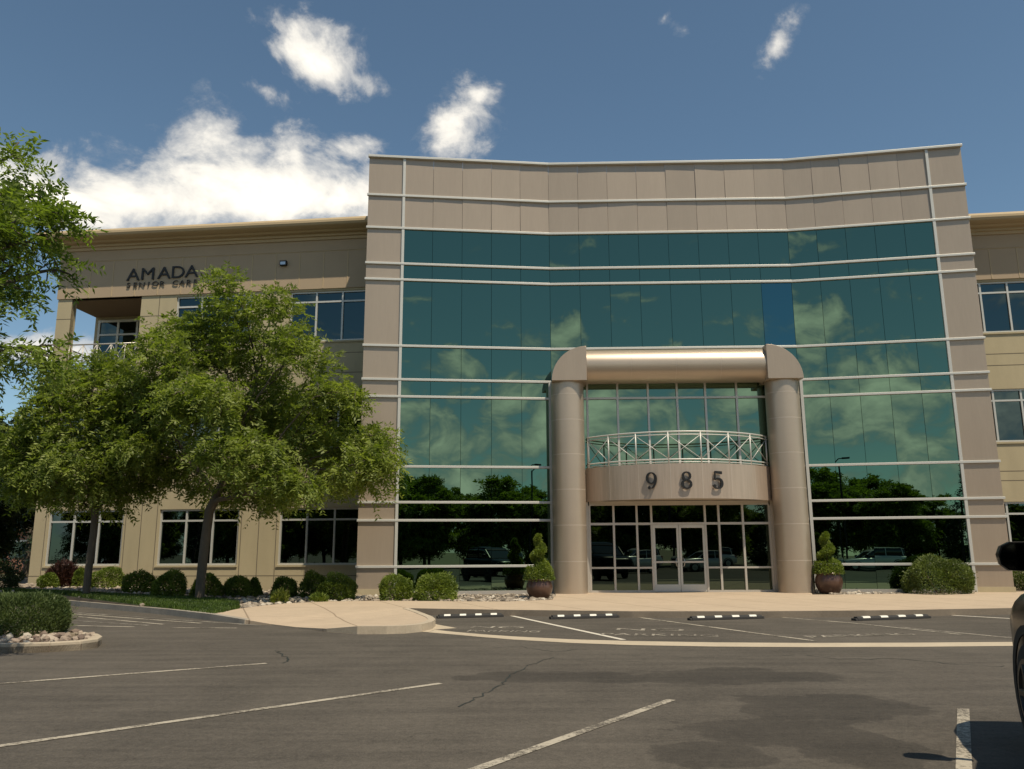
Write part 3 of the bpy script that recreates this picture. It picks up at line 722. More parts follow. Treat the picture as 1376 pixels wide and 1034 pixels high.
cols = {'a': (a0, a1), 'b': (b0, b1), 'c': (c0, c1)}
wins = []
for k, (u0, u1) in cols.items():
    for fl, (z0, z1) in enumerate(((S1, T1), (S2, T2_), (S3, T3))):
        if k == 'a' and fl == 2: continue
        wins.append((u0, u1, z0, z1))
mb = MB(); loggia = (l0, l1, LZ0, ZF)
wall_holes(W, 0, W.L, -.1, ZF, wins + [loggia], .22, mb)
ww = mb.build('wing_wall', M['stucco'], bld, fixn=False)
# core behind it, leaving the corner loggia open
mb = MB(); D = 2.6; lr = l1 + .15
def wb(u0, u1, z0, z1, o0, o1): W.box(mb, u0, u1, z0, z1, o0, o1)
wb(0, W.L, -.1, LZ0, -12, -.221); wb(0, W.L, ZF, 14.0, -12, -.02)
wb(lr, W.L, LZ0, ZF, -12, -.221); wb(.0, lr, LZ0, ZF, -12, -D)
wb(.0, l0, LZ0, ZF, -.32, -.001)
mb.build('wing_core', M['stucco'], bld)
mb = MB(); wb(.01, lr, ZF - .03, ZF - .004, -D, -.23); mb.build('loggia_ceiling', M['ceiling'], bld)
mb = MB()
W.box(mb, .25, lr - .3, LZ0 + .05, ZF - .25, -D + .01, -D + .05); lg = mb.build('window', M['wing_glass'], bld)
mb = MB()
for u in (.25, 1.15, 2.05, 2.9, lr - .3): W.box(mb, u - .05, u + .05, LZ0, ZF - .2, -D + .01, -D + .1)
W.box(mb, .2, lr - .25, ZF - .3, ZF - .2, -D + .01, -D + .11); W.box(mb, .2, lr - .25, LZ0 + 2.1, LZ0 + 2.18, -D + .01, -D + .095); W.box(mb, .2, 2.05, LZ0 + 1.0, LZ0 + 1.06, -D + .01, -D + .095)
mb.build('window_frame', M['white_metal'], lg)
# loggia railing
mb = MB(); zt = LZ0 + 1.07
mb.tube([W.pt(l0, zt, -.12), W.pt(l1, zt, -.12)], .03, 8); mb.tube([W.pt(l0, LZ0 + .12, -.12), W.pt(l1, LZ0 + .12, -.12)], .022, 8)
k = 5
for i in range(k + 1):
    u = l0 + (l1 - l0) * i / k; mb.tube([W.pt(u, LZ0, -.12), W.pt(u, zt, -.12)], .022, 6)
    if i < k:
        u2 = l0 + (l1 - l0) * (i + 1) / k; mb.tube([W.pt(u, LZ0 + .12, -.12), W.pt(u2, zt, -.12)], .014, 6); mb.tube([W.pt(u, zt, -.11), W.pt(u2, LZ0 + .12, -.11)], .014, 6)
mb.tube([W.pt(.12, zt, -.3), W.pt(.12, zt, -D)], .03, 8); mb.tube([W.pt(.12, LZ0 + .12, -.3), W.pt(.12, LZ0 + .12, -D)], .02, 8)
mb.build('balcony_railing', M['alu'], bld, smooth=True)
def window(F, u0, u1, z0, z1, nv, dep=.12, tr=.44, lead=None, glass='wing_glass'):
    us = [u0 + (u1 - u0) * i / nv for i in range(nv + 1)] if lead is None else lead
    zt_ = z1 - tr
    g = panes(F, us, z0, zt_, 'window', M[glass], .004, .0, out=-dep)
    panes(F, us, zt_, z1, 'transom_pane', M[glass], .004, .0, out=-dep, parent=g)
    mb = MB(); w = .035
    for i, u in enumerate(us):
        uu = min(max(u, u0 + w), u1 - w); F.box(mb, uu - w, uu + w, z0, z1, -dep - .02, -dep + .06 + .001 * (i % 2))
    F.box(mb, u0, u1, z0, z0 + .07, -dep - .02, -dep + .058); F.box(mb, u0, u1, z1 - .07, z1, -dep - .02, -dep + .058); F.box(mb, u0, u1, zt_ - w, zt_ + w, -dep - .02, -dep + .056)
    mb.build('frame', M['white_metal'], g)
    mb = MB(); F.box(mb, u0 - .03, u1 + .03, z0 - .07, z0 - .001, -.05, .045); mb.build('sill', M['stucco'], g)
    return g
for w_ in wins: window(W, *w_, 3)
# shallow joints in the stucco
mb = MB()
def hj(F, z, u0, u1, o=.0035): F.box(mb, u0, u1, z - .014, z + .014, -.01, o)
def vj(F, u, z0, z1, o=.004): F.box(mb, u - .014, u + .014, z0, z1, -.01, o)
gaps = [(0, a0), (a1, b0), (b1, c0)]
for z in (.55, 4.9, 3.9, 8.3, 9.1): hj(W, z, 0, W.L)
for (u0, u1) in gaps[1:]:
    vj(W, (u0 + u1) / 2, 0, ZF)
for k, (u0, u1) in cols.items():
    for u in (u0 - .1, u1 + .1): vj(W, u, 0, LZ0 if k == 'a' else ZF - 2.6)
hj(W, 10.9, b1 + .05, c0 - .05); hj(W, 10.9, 0, l0); hj(W, 10.9, l1, b0)
mb.build('wall_joint', M['stucco_joint'], ww)
mb = MB(); W.box(mb, -.04, W.L, ZF, ZC - .45, -.02, .05); W.box(mb, -.055, W.L, ZC - .45, ZC, -.02, .075); fr = mb.build('frieze', M['stucco_frieze'], bld)
mb = MB()
u = .35
while u < W.L: W.box(mb, u - .018, u + .018, ZF + .02, ZC - .46, .03, .062); u += 1.0
W.box(mb, -.05, W.L, ZC - .475, ZC - .45, .03, .060)
mb.build('panel_joint', M['stucco_cornice'], fr)
cprof = [(0, 0), (.10, 0), (.10, .12), (.16, .13), (.16, .22), (.30, .24), (.34, .30), (.52, .32), (.595, .37), (.63, .45), (.63, .54), (.60, .62), (.53, .67), (0, .69)]
def cornice(F, u0, u1, z, name='cornice'):
    mb = MB(); mb.prism(cprof, lambda a, b_, d: F.pt(d, z + b_, a * 1.38), u0, u1); return mb.build(name, M['stucco_cornice'], bld, smooth=25)
cornice(W, -.75, W.L, ZC)
mb = MB(); wb(-.02, W.L, 14.0, 14.3, -12, -.35); mb.build('roof', M['roofing'], bld)

# --- right wing
RF = Facet((14.6, 31.55), (30.0, 29.6)); RZ = {}
mb = MB()
ur0 = RF.uz(1306, 420)[0]
rw = [(ur0, ur0 + 6.3, z0, z1) for z0, z1 in ((S1 + .1, T1 + .05), (S2 + .02, T2_), (S3, T3 - .02))]
ZCr, ZFr = 13.55, 11.74
wall_holes(RF, 0, RF.L, -.1, ZFr, rw, .22, mb); wr = mb.build('wing_wall', M['stucco'], bld, fixn=False)
for o_ in (ww, wr):
    pass
mb = MB(); RF.box(mb, 0, RF.L, -.1, 13.9, -12, -.221); RF.box(mb, 0, RF.L, ZFr + .02, 13.9, -.22, -.02); mb.build('wing_core', M['stucco'], bld)
for u0, u1, z0, z1 in rw:
    window(RF, u0, u1, z0, z1, 6, lead=[u0, u0 + .42] + [u0 + .42 + 1.0 * k for k in range(1, 6)] + [u1])
mb = MB()
for z in (.6, 4.25, 3.9, 8.3, 8.75): hj(RF, z, 0, RF.L)
mb.build('wall_joint', M['stucco_joint'], wr)
mb = MB(); RF.box(mb, 0, RF.L, ZFr, ZCr - .55, -.02, .05); RF.box(mb, 0, RF.L, ZCr - .55, ZCr, -.02, .075); frr = mb.build('frieze', M['stucco_frieze'], bld)
mb = MB(); u = ur0 - .15
while u < RF.L: RF.box(mb, u - .018, u + .018, ZFr + .02, ZCr - .56, .03, .062); u += 1.02
RF.box(mb, 0, RF.L, ZCr - .575, ZCr - .55, .03, .06); mb.build('panel_joint', M['stucco_cornice'], frr)
cornice(RF, 0, RF.L, ZCr)

# --- sign on the left wing
sg = empty('wall_sign', W.pt(W.uz(217, 380)[0], W.uz(217, 380)[1], .1), label='black raised letters reading AMADA SENIOR CARE on the tan frieze of the left wing', cat='sign')
def wall_letters(F, word, pxs, py, hgt, parent, out, wide=1.0, ext=.03):
    ux = Matrix((F.d, Vector((0, 0, 1)), F.n)).transposed().to_4x4()
    for ch, px in zip(word, pxs):
        if ch == ' ': continue
        me = text_mesh(ch, hgt / .70, 'letter', M['black_metal'], ext)
        o = bpy.data.objects.new('letter', me); COL.objects.link(o); o.parent = parent
        u, z = F.uz(px, py[0] + (py[1] - py[0]) * (px - pxs[0]) / (pxs[-1] - pxs[0]), out)
        o.matrix_world = Matrix.Translation(F.pt(u, z, out)) @ ux @ Matrix.Diagonal((wide, 1, 1, 1))
        o.matrix_parent_inverse = Matrix.Identity(4); o.matrix_local = Matrix.Translation(Vector(F.pt(u, z, out)) - Vector(parent.location)) @ ux @ Matrix.Diagonal((wide, 1, 1, 1))
wall_letters(W, 'AMADA', [178.5, 198, 220, 238.5, 257], (377.2, 372.6), .52, sg, .085, 1.15, .02)
wall_letters(W, 'SENIOR CARE', [172.5 + 9.0 * i for i in range(11)], (386.5, 382), .20, sg, .085, 1.3, .015)
# small wall light
u, z = W.uz(382.5, 355.5)
mb = MB(); W.box(mb, u - .14, u + .14, z - .10, z + .10, .05, .20); wl = mb.build('wall_light', M['black_metal'], label='small square floodlight on the frieze of the left wing', cat='wall light', bevel=.01)
mb = MB(); W.box(mb, u - .10, u + .11, z - .08, z + .04, .20, .215); mb.build('lens', M['lamp_clear'], wl, fixn=True)
# small dark fixture on the roof edge
p = at_y(299, 305.5, 32.0)
mb = MB(); mb.tube([(p.x, p.y, 14.35), (p.x, p.y, 14.50)], .03, 8); rf = mb.build('roof_fixture', M['black_metal'], label='tiny dark fixture standing on the roof edge of the left wing', cat='roof light')
mb = MB(); mb.box(p.x - .10, p.x + .05, p.y - .08, p.y + .08, 14.5, 14.63); mb.box(p.x + .04, p.x + .14, p.y - .05, p.y + .05, 14.42, 14.5); mb.build('lamp_head', M['black_metal'], rf, bevel=.01)  # two small dark blocks on top of the roof fixture
# security camera on the far left corner
p = at_y(60, 513, 33.0)
mb = MB(); mb.tube([(-18.80, p.y, p.z + .05), (p.x + .05, p.y, p.z + .05)], .03, 8); sc_ = mb.build('security_camera', M['camera_white'], label='white security camera jutting from the left corner of the building', cat='camera')
mb = MB(); mb.box(p.x - .20, p.x + .14, p.y - .06, p.y + .06, p.z - .06, p.z + .06); mb.build('housing', M['camera_white'], sc_, bevel=.015)

# ------------------------------------------------------------------ trees
def space_colonize(rs, ells, n_attr, trunk, step=.30, infl=2.2, kill=.42, iters=90, bias=(0, 0, .05)):
    vol = np.array([e[3] * e[4] * e[5] for e in ells]); vol = vol ** .8; pr = vol / vol.sum()
    idx = rs.choice(len(ells), n_attr, p=pr); E = np.array(ells, float)[idx]
    d = rs.normal(size=(n_attr, 3)); d /= np.linalg.norm(d, axis=1)[:, None]
    r = rs.uniform(.10, 1, n_attr) ** .40
    att = E[:, :3] + d * r[:, None] * E[:, 3:6]
    nodes = [np.array(t_, float) for t_ in trunk]; par = [-1] + list(range(len(trunk) - 1))
    N_ = np.array(nodes); D = np.linalg.norm(att[:, None] - N_[None], axis=2); near = D.argmin(1); nd = D.min(1)
    alive = np.ones(n_attr, bool)
    for it in range(iters):
        act = alive & (nd < (infl if it > 12 else 6.0))
        if not act.any(): break
        acc = {}
        for i in np.where(act)[0]:
            v = att[i] - N_[near[i]]; acc.setdefault(int(near[i]), []).append(v / (np.linalg.norm(v) + 1e-6))
        new = []
        for k, vs in acc.items():
            v = np.mean(vs, 0) + np.array(bias) + rs.normal(size=3) * .13; ln = np.linalg.norm(v)
            if ln < 1e-3: continue
            new.append((k, N_[k] + v / ln * step))
        if not new: break
        b0 = len(N_); P_ = np.array([q for _, q in new]); par += [k for k, _ in new]
        N_ = np.vstack([N_, P_])
        D = np.linalg.norm(att[:, None] - P_[None], axis=2); mn = D.min(1); am = D.argmin(1) + b0
        upd = mn < nd; nd[upd] = mn[upd]; near[upd] = am[upd]
        alive &= nd > kill
        if len(N_) > 9000: break
    return N_, par, att
def make_tree(seed, ells, trunk, r0, n_attr=900, sprays=3000, leaflets=12, ll=.12, lw=.045, slen=.36, step=.3, infl=2.2, kill=.42, droop=.35, jitter=.24, clump=13):
    rs = np.random.RandomState(seed)
    N_, par, att = space_colonize(rs, ells, n_attr, trunk, step, infl, kill)
    n_ = len(N_); ch = [[] for _ in range(n_)]
    for i, p in enumerate(par):
        if p >= 0: ch[p].append(i)
    area = np.zeros(n_)
    for i in range(n_ - 1, -1, -1): area[i] = max(area[i], 1.0) if not ch[i] else sum(area[c] ** 1.0 for c in ch[i]) + .04
    rad = r0 * (area / area[0]) ** .47; rad = np.maximum(rad, .006)
    base_i = len(trunk) - 1
    mb = MB()
    def chain(start, first):
        pts = [N_[first]] if first is not None else []; rr = [min(rad[first], rad[start] * 1.3)] if first is not None else []
        i = start
        while True:
            pts.append(N_[i]); rr.append(rad[i])
            if not ch[i]: break
            best = max(ch[i], key=lambda c: area[c])
            for c in ch[i]:
                if c != best and (rad[c] > .0075 or rs.rand() < .5): stack.append((c, i))
            i = best
        if len(pts) > 1: mb.tube(pts, rr, 8 if rr[0] > .07 else (5 if rr[0] > .02 else 3), cap=False)
    stack = [(0, None)]
    while stack: chain(*stack.pop())
    # root flare
    tips = np.where(area <= 5.0)[0]; tips = tips[tips > base_i]
    cent = np.mean([e[:3] for e in ells], 0)
    hubs = rs.choice(tips, min(len(tips), max(60, int(sprays / clump))), replace=False); k = rs.choice(hubs, sprays); P = N_[k] + rs.normal(size=(sprays, 3)) * jitter * np.array([1, 1, .6])
    dirs = P - N_[[max(par[i], 0) for i in k]]; out = P - cent
    dirs = dirs / (np.linalg.norm(dirs, axis=1)[:, None] + 1e-6) + .6 * out / (np.linalg.norm(out, axis=1)[:, None] + 1e-6) + rs.normal(size=(sprays, 3)) * .55
    dirs[:, 2] -= droop * .6; dirs /= np.linalg.norm(dirs, axis=1)[:, None]
    up = np.array([0, 0, 1.0]) + rs.normal(size=(sprays, 3)) * .45
    side = np.cross(dirs, up); side /= np.linalg.norm(side, axis=1)[:, None] + 1e-6
    nor = np.cross(side, dirs)
    V = []; L = slen * rs.uniform(.6, 1.25, sprays)
    for j in range(leaflets):
        s = 1 if j % 2 else -1; tt = (j // 2 + .6) / (leaflets / 2)
        c = P + dirs * (L * tt)[:, None]; c[:, 2] -= droop * L * tt * tt
        a = side * s * .85 + dirs * .5 + rs.normal(size=(sprays, 3)) * .28; a[:, 2] -= droop * .35; a /= np.linalg.norm(a, axis=1)[:, None]
        b_ = np.cross(nor + rs.normal(size=(sprays, 3)) * .35, a); b_ /= np.linalg.norm(b_, axis=1)[:, None] + 1e-6
        l_ = (ll * rs.uniform(.7, 1.25, sprays))[:, None]; w_ = (lw * rs.uniform(.7, 1.25, sprays))[:, None]
        V.append(np.stack([c, c + a * l_ * .45 + b_ * w_ * .5, c + a * l_, c + a * l_ * .45 - b_ * w_ * .5], 1))
    V = np.concatenate(V).reshape(-1, 3)
    return mb, V
def quads_mesh(name, V, mat):
    nq = len(V) // 4; me = bpy.data.meshes.new(name)
    me.vertices.add(len(V)); me.vertices.foreach_set('co', V.astype(np.float32).ravel())
    me.loops.add(len(V)); me.loops.foreach_set('vertex_index', np.arange(len(V), dtype=np.int32))
    me.polygons.add(nq); me.polygons.foreach_set('loop_start', np.arange(0, len(V), 4, dtype=np.int32))
    me.update(calc_edges=True); me.validate(); me.materials.append(mat); return me
def plant_tree(name, loc, spec, leafmat, label, cat='tree', group=None):
    mb, V = spec; t_ = empty(name, loc, label=label, cat=cat, group=group)
    mb.build('trunk', M['bark'], t_, smooth=True, fixn=False, local=True)
    me = quads_mesh('crown', V, M[leafmat]); o = bpy.data.objects.new('crown', me); COL.objects.link(o); o.parent = t_
    return t_
def pxell(base, Y, lst):   # ellipsoids given on the photograph -> metres around a trunk base; depth radius from the mean
    out = []
    for (px, py, rx, ry, *dd) in lst:
        dy = dd[0] if dd else 0.0; rd = dd[1] if len(dd) > 1 else None
        p = at_y(px, py, Y + dy); q = at_y(px + rx, py, Y + dy); s = at_y(px, py - ry, Y + dy)
        ax, az_ = abs(q.x - p.x), abs(s.z - p.z)
        out.append((p.x - base[0], p.y - base[1], p.z - base[2], ax, rd or min(ax, az_ * 1.3), az_))
    return out
# main tree on the lawn
b = on_z(268, 806, .03); Yb = b.y
E1 = pxell(b, Yb, [(305, 400, 22, 40, .2), (306, 374, 9, 14, .2), (373, 415, 22, 38, -.3), (374, 392, 9, 14, -.3), (345, 432, 18, 26, .5), (255, 452, 40, 26, .5), (225, 482, 44, 30, -.4), (325, 475, 58, 36, .9), (400, 472, 36, 30, -.9), (420, 440, 14, 16, -.5),
                   (200, 540, 46, 34, .4), (275, 545, 58, 38, -1.3), (355, 540, 58, 40, 1.2), (438, 540, 50, 32, -.5), (508, 585, 30, 20, .2), (440, 592, 55, 28, 1.0), (325, 610, 60, 34, -1.5), (235, 612, 48, 32, 1.0), (185, 600, 30, 30, -.4), (470, 642, 44, 18, -.3), (516, 655, 14, 9, 0), (395, 652, 46, 24, -1.6), (300, 655, 48, 22, .9), (345, 570, 40, 30, 2.2), (350, 652, 60, 28, .4), (432, 648, 50, 20, .6), (488, 620, 40, 26, -.8), (400, 608, 50, 30, .2)])
tr = [(0, 0, -.1), (0, .0, .5), (.02, 0, 1.1), (.05, 0, 1.7), (.08, .02, 2.2), (.11, .02, 2.6)]
plant_tree('lawn_tree', b, make_tree(11, E1, tr, .145, 2000, 8000, 12, .155, .054, .37, .26, 2.2, .36, .45, .26, 16), 'leaf_locust', 'larger of the two leafy trees on the lawn, hiding the middle of the left wing')
# second tree, further left
b = on_z(116, 797, .2); b.z = .19
E2 = pxell(b, b.y, [(120, 530, 60, 40, 0), (85, 560, 45, 40, -.4), (150, 575, 60, 50, .3), (60, 600, 42, 40, .2), (110, 625, 70, 45, -.4), (175, 630, 45, 40, .4), (55, 640, 40, 30, .3), (130, 660, 60, 30, .5), (30, 610, 30, 34, -.3), (185, 560, 36, 40, 0), (140, 500, 32, 24, 0)])
tr = [(0, 0, -.1), (0, .0, .6), (.02, 0, 1.2), (.05, 0, 1.8), (.05, 0, 2.3)]
plant_tree('lawn_tree', b, make_tree(12, E2, tr, .115, 1100, 4600, 12, .155, .054, .37, .26, 2.2, .36, .45, .26, 16), 'leaf_locust', 'smaller leafy tree with a slender trunk near the left corner of the building')
# near tree, its trunk outside the frame on the left
b = Vector((-9.7, 10.6, LOT + .15))
E3 = pxell(b, b.y + .5, [(15, 205, 26, 34, .2), (-30, 250, 55, 50, 0), (40, 268, 40, 18, .3), (75, 300, 34, 26, .2), (10, 310, 50, 40, -.2), (30, 350, 55, 30, .4), (85, 370, 32, 16, .4), (45, 388, 30, 12, .4), (20, 385, 40, 22, 0), (60, 462, 42, 20, .3), (20, 478, 44, 20, .1), (85, 478, 18, 12, .3), (-60, 330, 70, 90, 0), (-130, 300, 110, 130, 0, 2.0), (-140, 440, 95, 55, 0, 1.8)])
tr = [(0, 0, -.1), (0, .0, .7), (.03, 0, 1.5), (.05, 0, 2.2), (.10, .05, 2.9)]
plant_tree('near_tree', b, make_tree(13, E3, tr, .17, 1700, 3500, 14, .115, .036, .34, .16, 1.6, .22, .28, .13, 12), 'leaf_near', 'near tree whose leafy branches reach in at the upper left edge')

# trees beyond the left corner
def cone_tree(seed, h_, rbase, dens=1400, leaf=.22):
    rs = np.random.RandomState(seed); mb = MB(); mb.tube([(0, 0, -.1), (0, 0, h_ * .5), (0, 0, h_ * .97)], [h_ * .018, h_ * .011, .015], 7, cap=False)
    V = []
    nw = int(h_ / .32)
    for w in range(nw):
        z = .7 + (h_ - .8) * w / nw; rr = rbase * (1 - (z / h_)) ** .85 * rs.uniform(.8, 1.12)
        for k in range(rs.randint(5, 8)):
            a = rs.uniform(0, 2 * math.pi); L = max(.25, rr * rs.uniform(.75, 1.1)); d = np.array([math.cos(a), math.sin(a), -.18])
            for q in range(int(6 + L * 14)):
                s = rs.uniform(.15, 1) ** .7; p = np.array([0, 0, z]) + d * L * s + np.array([0, 0, -.15 * L * s * s]) + rs.normal(size=3) * .07 * (1 + L * .3)
                u = d + rs.normal(size=3) * .6; u /= np.linalg.norm(u); v = np.cross(u, rs.normal(size=3)); v /= np.linalg.norm(v)
                V += [p, p + u * leaf * .5 + v * leaf * .22, p + u * leaf, p + u * leaf * .5 - v * leaf * .22]
    return mb, np.array(V)
def round_spec(seed, h_, r_, sprays=1100, leaf=(.26, .13)):
    rs = np.random.RandomState(seed); e = []
    for k in range(13): a = rs.uniform(0, 6.28); q = rs.uniform(.2, .65) * r_; e.append((q * math.cos(a), q * math.sin(a), h_ * rs.uniform(.24, .84), r_ * .48, r_ * .48, h_ * .16))
    e.append((0, 0, h_ * .86, r_ * .4, r_ * .4, h_ * .13))
    return make_tree(seed, e, [(0, 0, -.1), (0, 0, .9), (.05, 0, h_ * .28)], h_ * .022, 260, sprays, 10, leaf[0], leaf[1], .6, .5, 3.5, .8)
RS1, RS2, CS1 = round_spec(21, 9.0, 3.8, 4200), round_spec(22, 8.0, 3.6, 4000), cone_tree(23, 10.5, 2.4)
dark = []
for i, (x, y, s, sp, mt_, lb) in enumerate(((-25.6, 40, .95, RS1, 'leaf_dark', 'dark broad tree behind the left corner of the building'), (-23.6, 36.5, .62, RS2, 'leaf_dark', 'dark low tree at the left edge beyond the lawn'), (-26.9, 47, 1.08, CS1, 'leaf_conifer', 'dark pointed conifer rising behind the left corner below the white camera'))):
    t_ = plant_tree('background_tree', (x, y, 0), sp, mt_, lb); t_.scale = (s, s, s); dark.append(t_)
# trees across the lot behind the viewer, mirrored in the glass
group_m = 'trees across the car park mirrored in the glass'
lab_m = 'dark broad tree across the car park, seen only as a reflection in the glass front'
lab_c = 'dark pointed conifer across the car park, seen only as a reflection in the glass front'
protoR = []
rr_ = random.Random(5)
pr = None; pc = None; pr2 = None
spots = [(-58 + 5.6 * i, -17.5 - rr_.uniform(0, 3.5), i) for i in range(22)] + [(-112 + 6 * i, -18 - rr_.uniform(0, 6), i) for i in range(9)] + [(-64 + 6.0 * i, -25 - rr_.uniform(0, 5), 2 * i + 1) for i in range(22)]
for x, y, i in spots:
    conif = i % 6 == 2; x += rr_.uniform(-1.2, 1.2)
    if conif:
        if pc is None: pc = plant_tree('conifer', (x, y, 0), CS1, 'leaf_conifer', lab_c, group='conifers mirrored in the glass'); o = pc
        else: o = copy_tree(pc); o.location = (x, y, 0)
        s = rr_.uniform(.8, 1.1)
    else:
        key = rr_.randrange(2); cur = (pr, pr2)[key]
        if cur is None:
            o = plant_tree('broadleaf_tree', (x, y, 0), (RS1, RS2)[key], 'leaf_locust', lab_m, group=group_m)
            if key: pr2 = o
            else: pr = o
        else: o = copy_tree(cur); o.location = (x, y, 0)
        s = rr_.uniform(.88, 1.30)
    o.scale = (s, s, s * rr_.uniform(.85, 1.08)); o.rotation_euler.z = rr_.uniform(0, 6.28); o.location.z = LOT - .03

# ------------------------------------------------------------------ shrubs, grass, rocks
def shrub_V(seed, rx, ry, h_, n_, leaf, lw, lumps=9, up=.2, shell=.75, sq=.86):
    rs = np.random.RandomState(seed)
    d = rs.normal(size=(n_, 3)); d[:, 2] = np.abs(d[:, 2]) * 1.0 - .30; d /= np.linalg.norm(d, axis=1)[:, None]
    ph = rs.uniform(0, 6, (lumps, 3)); fr = rs.normal(size=(lumps, 3)) * 2.6
    k = 1 + .06 * np.sum([np.sin(d @ fr[i] + ph[i, 0]) for i in range(lumps)], 0)
    r = k * (shell + (1 - shell) * rs.uniform(0, 1, n_) ** .5)
    r = r * np.where(rs.uniform(0, 1, n_) < .05, rs.uniform(1.0, 1.13, n_), 1.0)
    d2 = np.sign(d) * np.abs(d) ** sq; P = d2 * r[:, None] * (1 - .10 * (1 - sq)); P[:, 2] = (P[:, 2] + .30) / 1.32
    P *= np.array([rx, ry, h_]); P[:, 2] = np.maximum(P[:, 2], .0)
    a = d + rs.normal(size=(n_, 3)) * .75; a[:, 2] += up; a /= np.linalg.norm(a, axis=1)[:, None]
    b_ = np.cross(a, rs.normal(size=(n_, 3))); b_ /= np.linalg.norm(b_, axis=1)[:, None]
    l_ = (leaf * rs.uniform(.6, 1.3, n_))[:, None]; w_ = (lw * rs.uniform(.6, 1.3, n_))[:, None]
    return np.stack([P, P + a * l_ * .5 + b_ * w_ * .5, P + a * l_, P + a * l_ * .5 - b_ * w_ * .5], 1).reshape(-1, 3)
def shrub(name, px0, px1, ptop, pbase, mat, label, cat='shrub', n_=5200, leaf=.065, lw=.035, seed=0, depth=1.0, group=None, z=None, Ymax=None, up=.2, shell=.75, sq=.86):
    pm = (px0 + px1) / 2; zz = 0.0 if z is None else z
    p = on_z(pm, pbase, zz)
    if Ymax and p.y > Ymax: p = at_y(pm, pbase, Ymax); p.z = zz
    y0 = p.y; rx = .5
    for _ in range(4):
        yc = y0 + rx * depth * .8; q0, q1, tp = at_y(px0, pbase, yc), at_y(px1, pbase, yc), at_y(pm, ptop, yc); rx = (q1.x - q0.x) / 2 * .93
    p = at_y(pm, pbase, yc); h_ = tp.z - zz
    V = shrub_V(seed, rx, rx * depth, h_, n_, leaf, lw, up=up, shell=shell, sq=sq)
    me = quads_mesh('foliage', V, M[mat]); o = bpy.data.objects.new(name, me); COL.objects.link(o)
    o.location = (p.x, yc, zz - .02)
    # dark woody heart so the shrub is not hollow
    mb = MB(); rs = random.Random(seed)
    for k in range(9):
        a = rs.uniform(0, 6.28); mb.tube([(0, 0, -.05), (rx * .35 * math.cos(a), rx * .35 * math.sin(a), h_ * .35), (rx * .6 * math.cos(a), rx * .6 * math.sin(a), h_ * .65)], [.02, .014, .006], 5)
    mb.build('stem', M['bark'], o, local=True, fixn=False)
    return tag(o, label, cat, group)
def wallY(px): return W.A.y + (W.d.y / W.d.x) * (at_y(px, 760, 31).x - W.A.x)
SHR = [
 (506, 559, 772, 807, 'leaf_box', 'rounded bright green shrub left of two touching in front of the teal glass', 8000, 1),
 (556, 613, 771.5, 807.5, 'leaf_box', 'rounded bright green shrub right of two touching in front of the teal glass', 8000, 2),
 (428, 479, 772.5, 806.5, 'leaf_box', 'rounded bright green shrub at the foot of the left metal pier', 8000, 3),
 (404, 444, 769.5, 802, 'leaf_box', 'dark rounded shrub in shade behind the shrub at the left metal pier', 6000, 4),
 (362, 403, 776, 802, 'leaf_box', 'shaded rounded shrub below the right ground-floor window of the left wing', 6000, 5),
 (330, 352, 777, 800.5, 'leaf_box', 'small shaded shrub right behind the sunlit shrub beside the larger trunk', 4000, 6),
 (303, 337, 775, 801, 'leaf_box', 'sunlit rounded shrub just right of the larger tree trunk, second from it', 6000, 7),
 (255, 296, 772, 800.5, 'leaf_box', 'rounded shrub directly behind the larger tree trunk', 6000, 8),
 (203, 247, 766, 802, 'leaf_box', 'tall bright rounded shrub left of the larger tree trunk', 7000, 9),
 (165, 203, 769.5, 796, 'leaf_box', 'rounded shrub halfway between the two lawn tree trunks', 6000, 10),
 (121, 163, 762, 791, 'leaf_box', 'rounded shrub just right of the slender trunk', 6000, 11),
 (97, 113, 762, 790, 'leaf_box', 'narrow green shrub between the dark red bush and the slender trunk', 3500, 12),
 (52, 76, 768, 790, 'leaf_box', 'low green shrub at the left corner of the wall behind the dark red bush', 4000, 13)]
for i, (x0, x1, yt, yb, mt_, lb, n_, sd) in enumerate(SHR):
    pm = (x0 + x1) / 2; xw = at_y(pm, 770, 30).x
    shrub('shrub', x0, x1, yt, yb, mt_, lb, n_=n_, seed=sd, group='clipped shrubs along the building', z=zb(xw), Ymax=(wallY(pm) - 1.4) if pm < 480 else 27.4)
shrub('barberry_bush', 62, 101, 753, 790.5, 'leaf_barberry', 'dark red spiky bush near the left corner of the building', n_=3500, leaf=.16, lw=.04, seed=31, z=zb(-15), Ymax=wallY(80) - 1.7, up=.8, shell=.5)
shrub('hedge', -90, 36, 752, 794, 'leaf_dark', 'dark clipped hedge at the far left edge beyond the lawn', 'hedge', n_=9000, leaf=.09, seed=32, depth=.5, z=.2, Ymax=31)
shrub('low_plant', 363, 386, 795, 810, 'leaf_yellow', 'small bright tufted plant among the stones, left of two by the sidewalk', 'plant', 900, .11, .03, 33, up=1.0, shell=.3)
shrub('low_plant', 417, 440, 797.5, 809, 'leaf_box', 'low feathery plant among the stones in front of the shrub at the left pier', 'plant', 900, .11, .03, 34, up=1.0, shell=.3)
shrub('yew_bush', 1215, 1309, 745.5, 799, 'leaf_yew', 'large dark green mounded bush in front of the right metal pier', 'bush', 17000, .075, .03, 35, sq=1.0)
shrub('low_plant', 1307, 1324, 767, 792, 'leaf_yellow', 'yellow-green plant at the right side of the large dark bush', 'plant', 900, .14, .05, 36, up=.9, shell=.3)
shrub('low_plant', 1326, 1357, 778, 794, 'leaf_box', 'low sprawling plant at the foot of the right metal pier', 'plant', 1500, .12, .04, 37, up=.6, shell=.3)
shrub('shrub', 1350, 1400, 765, 793, 'leaf_yew', 'dark shrub at the right edge below the car mirror', 'shrub', 5000, seed=38)

